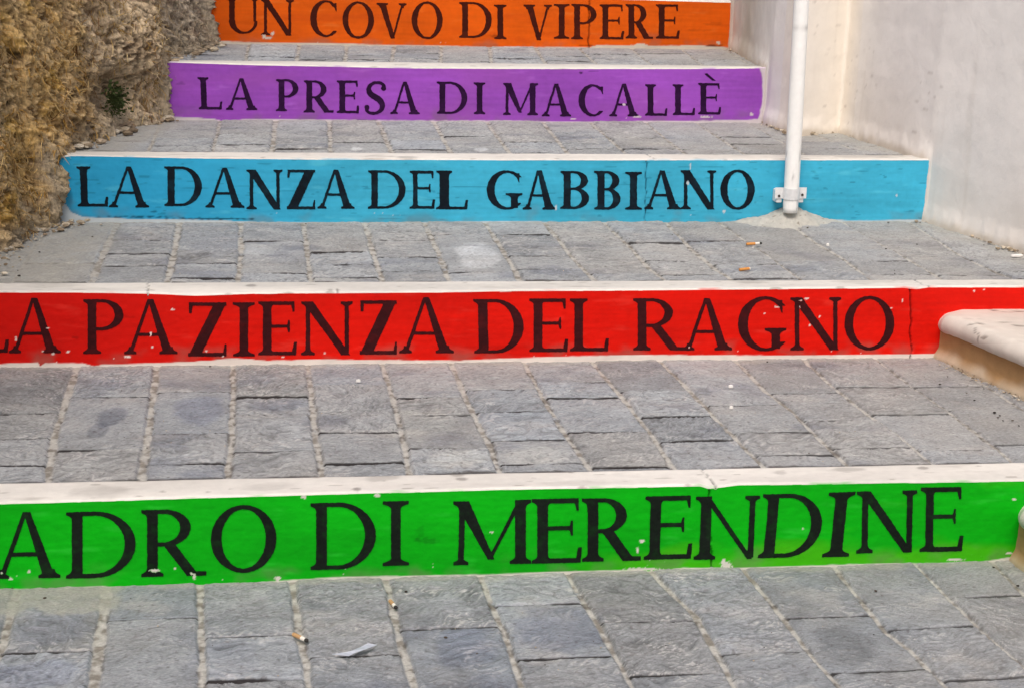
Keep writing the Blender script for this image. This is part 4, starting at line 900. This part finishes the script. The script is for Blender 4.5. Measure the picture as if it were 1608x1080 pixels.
# plastic scrap: a torn crumpled film
P = on_tread([508, 522, 545, 560, 585, 606, 586, 568, 548, 526], [1028, 1031, 1033, 1028, 1023, 1016, 1014, 1019, 1027, 1028], 0, .004)
P = P.mean(0) + (P - P.mean(0)) * np.array([.72, .6, 1])
Vv = []; nP = len(P); cen = P.mean(0)
sm_ = MB()
lift = [.001, .002, .001, .004, .008, .010, .012, .007, .006, .003]
top_ = [p + np.array([0, 0, l]) for p, l in zip(P, lift)]; 
sm_.add(top_ + [q_ - np.array([0, 0, .0008]) for q_ in top_], [(0, 1, 2, 9), (9, 2, 3, 8), (8, 3, 4, 7), (7, 4, 5, 6)] + [(nP + 9, nP + 2, nP + 1, nP), (nP + 8, nP + 3, nP + 2, nP + 9), (nP + 7, nP + 4, nP + 3, nP + 8), (nP + 6, nP + 5, nP + 4, nP + 7)] + [(a, nP + a, nP + (a + 1) % nP, (a + 1) % nP) for a in range(nP)])
tag(sm_.build("plastic_scrap", M_scrap), "torn scrap of clear white plastic on the pavement", "litter")
def flake(px, py, i, sx, sy_, label, mat=M_chip):
    p = on_tread([px], [py], i, .001)[0]; sx *= .65; sy_ *= .6; mb = MB(); n_ = 9
    ring = [(sx * math.cos(2 * math.pi * k / n_) * random.uniform(.7, 1.15), sy_ * math.sin(2 * math.pi * k / n_) * random.uniform(.7, 1.15)) for k in range(n_)]
    mb.add([p + np.array([x, y, .0035 + random.uniform(0, .0015)]) for x, y in ring] + [p + np.array([x * 1.05, y * 1.05, -.002]) for x, y in ring] + [p + np.array([0, 0, .0055])],
           [(k, (k + 1) % n_, 2 * n_) for k in range(n_)] + [(n_ + k, n_ + (k + 1) % n_, (k + 1) % n_, k) for k in range(n_)])
    tag(mb.build("stone_chip", mat), label, "chip")
flake(1147, 607, 1, .011, .007, "white chip on the paving below the last letters of RAGNO")
flake(1148, 640, 1, .008, .005, "smaller white chip a little nearer than the one below RAGNO")
flake(1300, 385, 2, .008, .007, "white chip on the paving right of the cigarette butt near the pole")
flake(563, 598, 1, .009, .004, "pale chip on the paving below the letters ENZ of the red step")
flake(1598, 402, 2, .03, .012, "white plaster flake at the foot of the house wall by the right edge")

# rubble at wall feet and dark crumbs (too many and too small to count)
def blob(mb, cols, p, s, c):
    n0 = len(mb.v)
    V = []; 
    for a in range(3):
        for k in range(6):
            th = 2 * math.pi * (k + .5 * a) / 6; ph = (-.75, .1, .8)[a]
            rr_ = s * random.uniform(.7, 1.2); V.append(p + np.array([rr_ * math.cos(ph) * math.cos(th), rr_ * math.cos(ph) * math.sin(th), rr_ * .45 * math.sin(ph)]))
    V.append(p + np.array([s * random.uniform(-.3, .3), s * random.uniform(-.3, .3), s * .5]))
    Fc = [(a * 6 + k, a * 6 + (k + 1) % 6, (a + 1) * 6 + (k + 1) % 6, (a + 1) * 6 + k) for a in range(2) for k in range(6)] + [(12 + k, 12 + (k + 1) % 6, 18) for k in range(6)]
    mb.add(V, Fc); cols += [c * random.uniform(.75, 1.2)] * len(V)
def scatter(path, i, n, spread, smin, smax, pal, mb, cols):
    P = on_tread([p[0] for p in path], [p[1] for p in path], i)
    L = np.r_[0, np.cumsum(np.linalg.norm(np.diff(P, axis=0), axis=1))]
    for _ in range(n):
        t = random.uniform(0, L[-1]); p = np.array([np.interp(t, L, P[:, k]) for k in range(3)])
        s = smin + (smax - smin) * random.random() ** 3
        p = p + np.array([random.gauss(0, spread), random.gauss(0, spread), .001 + s * .25]); blob(mb, cols, p, s, random.choice(pal))
pal = [col(186, 172, 150), col(168, 152, 130), col(196, 186, 168), col(140, 124, 104)]
mb = MB(); cl_ = []
scatter([(345, 70), (262, 100)], 4, 90, .02, .004, .020, pal, mb, cl_)
scatter([(268, 190), (210, 190), (140, 220), (100, 238)], 3, 190, .035, .004, .026, pal, mb, cl_)
scatter([(130, 347), (60, 365), (0, 405), (-40, 430)], 2, 150, .03, .003, .015, pal, mb, cl_)
o = mesh_obj("mortar_rubble", np.array(mb.v), mb.f, M_rubble, None, np.array(cl_), smooth=False)
tag(o, "crumbled mortar rubble along the foot of the rock wall", "rubble", kind="stuff")
mb = MB(); cl_ = []
scatter([(1200, 195), (1240, 212), (1300, 208), (1325, 207)], 3, 110, .016, .003, .012, pal, mb, cl_)
scatter([(1455, 246), (1330, 212)], 3, 50, .012, .002, .006, pal, mb, cl_)
scatter([(1440, 348), (1480, 352), (1540, 375), (1605, 400)], 2, 90, .014, .002, .009, pal, mb, cl_)
scatter([(1145, 78), (1200, 100)], 4, 40, .014, .002, .009, pal, mb, cl_)
scatter([(1485, 570), (1540, 595), (1608, 628)], 1, 120, .014, .0015, .005, pal, mb, cl_)
o = mesh_obj("plaster_crumbs", np.array(mb.v), mb.f, M_rubble, None, np.array(cl_), smooth=False)
tag(o, "pale plaster crumbs along the feet of the house wall and doorstep", "rubble", kind="stuff")
mb = MB(); cl_ = []
dk = [col(60, 54, 50), col(84, 74, 66)]
for (x, y, i) in [(1488, 591, 1), (1476, 603, 1), (1530, 628, 1), (1518, 617, 1), (1520, 605, 1), (1570, 652, 1), (1590, 660, 1), (1562, 647, 1), (1205, 568, 1), (1382, 570, 1), (1545, 610, 1), (1555, 596, 1), (700, 1000, 0), (1598, 919, 0), (1375, 927, 0), (1440, 384, 2), (1545, 385, 2), (1391, 391, 2), (1405, 430, 2), (1268, 358, 2), (1270, 350, 2), (1560, 890, 0), (638, 928, 0), (145, 372, 2), (30, 433, 2), (28, 425, 2), (330, 575, 1), (1575, 660, 1), (1567, 655, 1), (1600, 668, 1), (62, 396, 2), (480, 352, 2), (1445, 350, 2), (1395, 350, 2), (20, 892 + 30, 0), (70, 938, 0)]:
    p = on_tread([x], [y], i, .0015)[0]; blob(mb, cl_, p, random.uniform(.0022, .0045), random.choice(dk))
for _ in range(150):
    i = random.choice([0, 1, 1, 2, 2, 3]); yr = {0: (930, 1075), 1: (580, 730), 2: (355, 432), 3: (198, 236)}[i]
    p = on_tread([random.uniform(150, 1480)], [random.uniform(*yr)], i, .0015)[0]; blob(mb, cl_, p, random.uniform(.001, .0022), random.choice(dk + pal[:2]))
o = mesh_obj("dirt_crumbs", np.array(mb.v), mb.f, M_rubble, None, np.array(cl_), smooth=False)
tag(o, "tiny dark crumbs of dirt scattered over the paving", "dirt", kind="stuff")

# moss tuft in the hollow of the rock wall
pm = np.array([-.385, 5.60, .68]); mb = MB()
for k in range(520):
    c0 = pm + np.array([random.gauss(0, .016), random.gauss(0, .036), random.gauss(0, .022)])
    d = np.array([random.gauss(.6, .4), random.gauss(-.5, .4), random.gauss(.1, .5)]); d /= np.linalg.norm(d)
    s_ = np.cross(d, (random.random(), random.random(), 1)); s_ /= np.linalg.norm(s_); l = random.uniform(.008, .020); w_ = l * .34
    mb.add([c0, c0 + d * l * .5 + s_ * w_, c0 + d * l, c0 + d * l * .5 - s_ * w_], [(0, 1, 2, 3)])
tag(mb.build("moss_tuft", M_moss), "dark green moss tuft in a hollow at the foot of the rock wall", "moss")
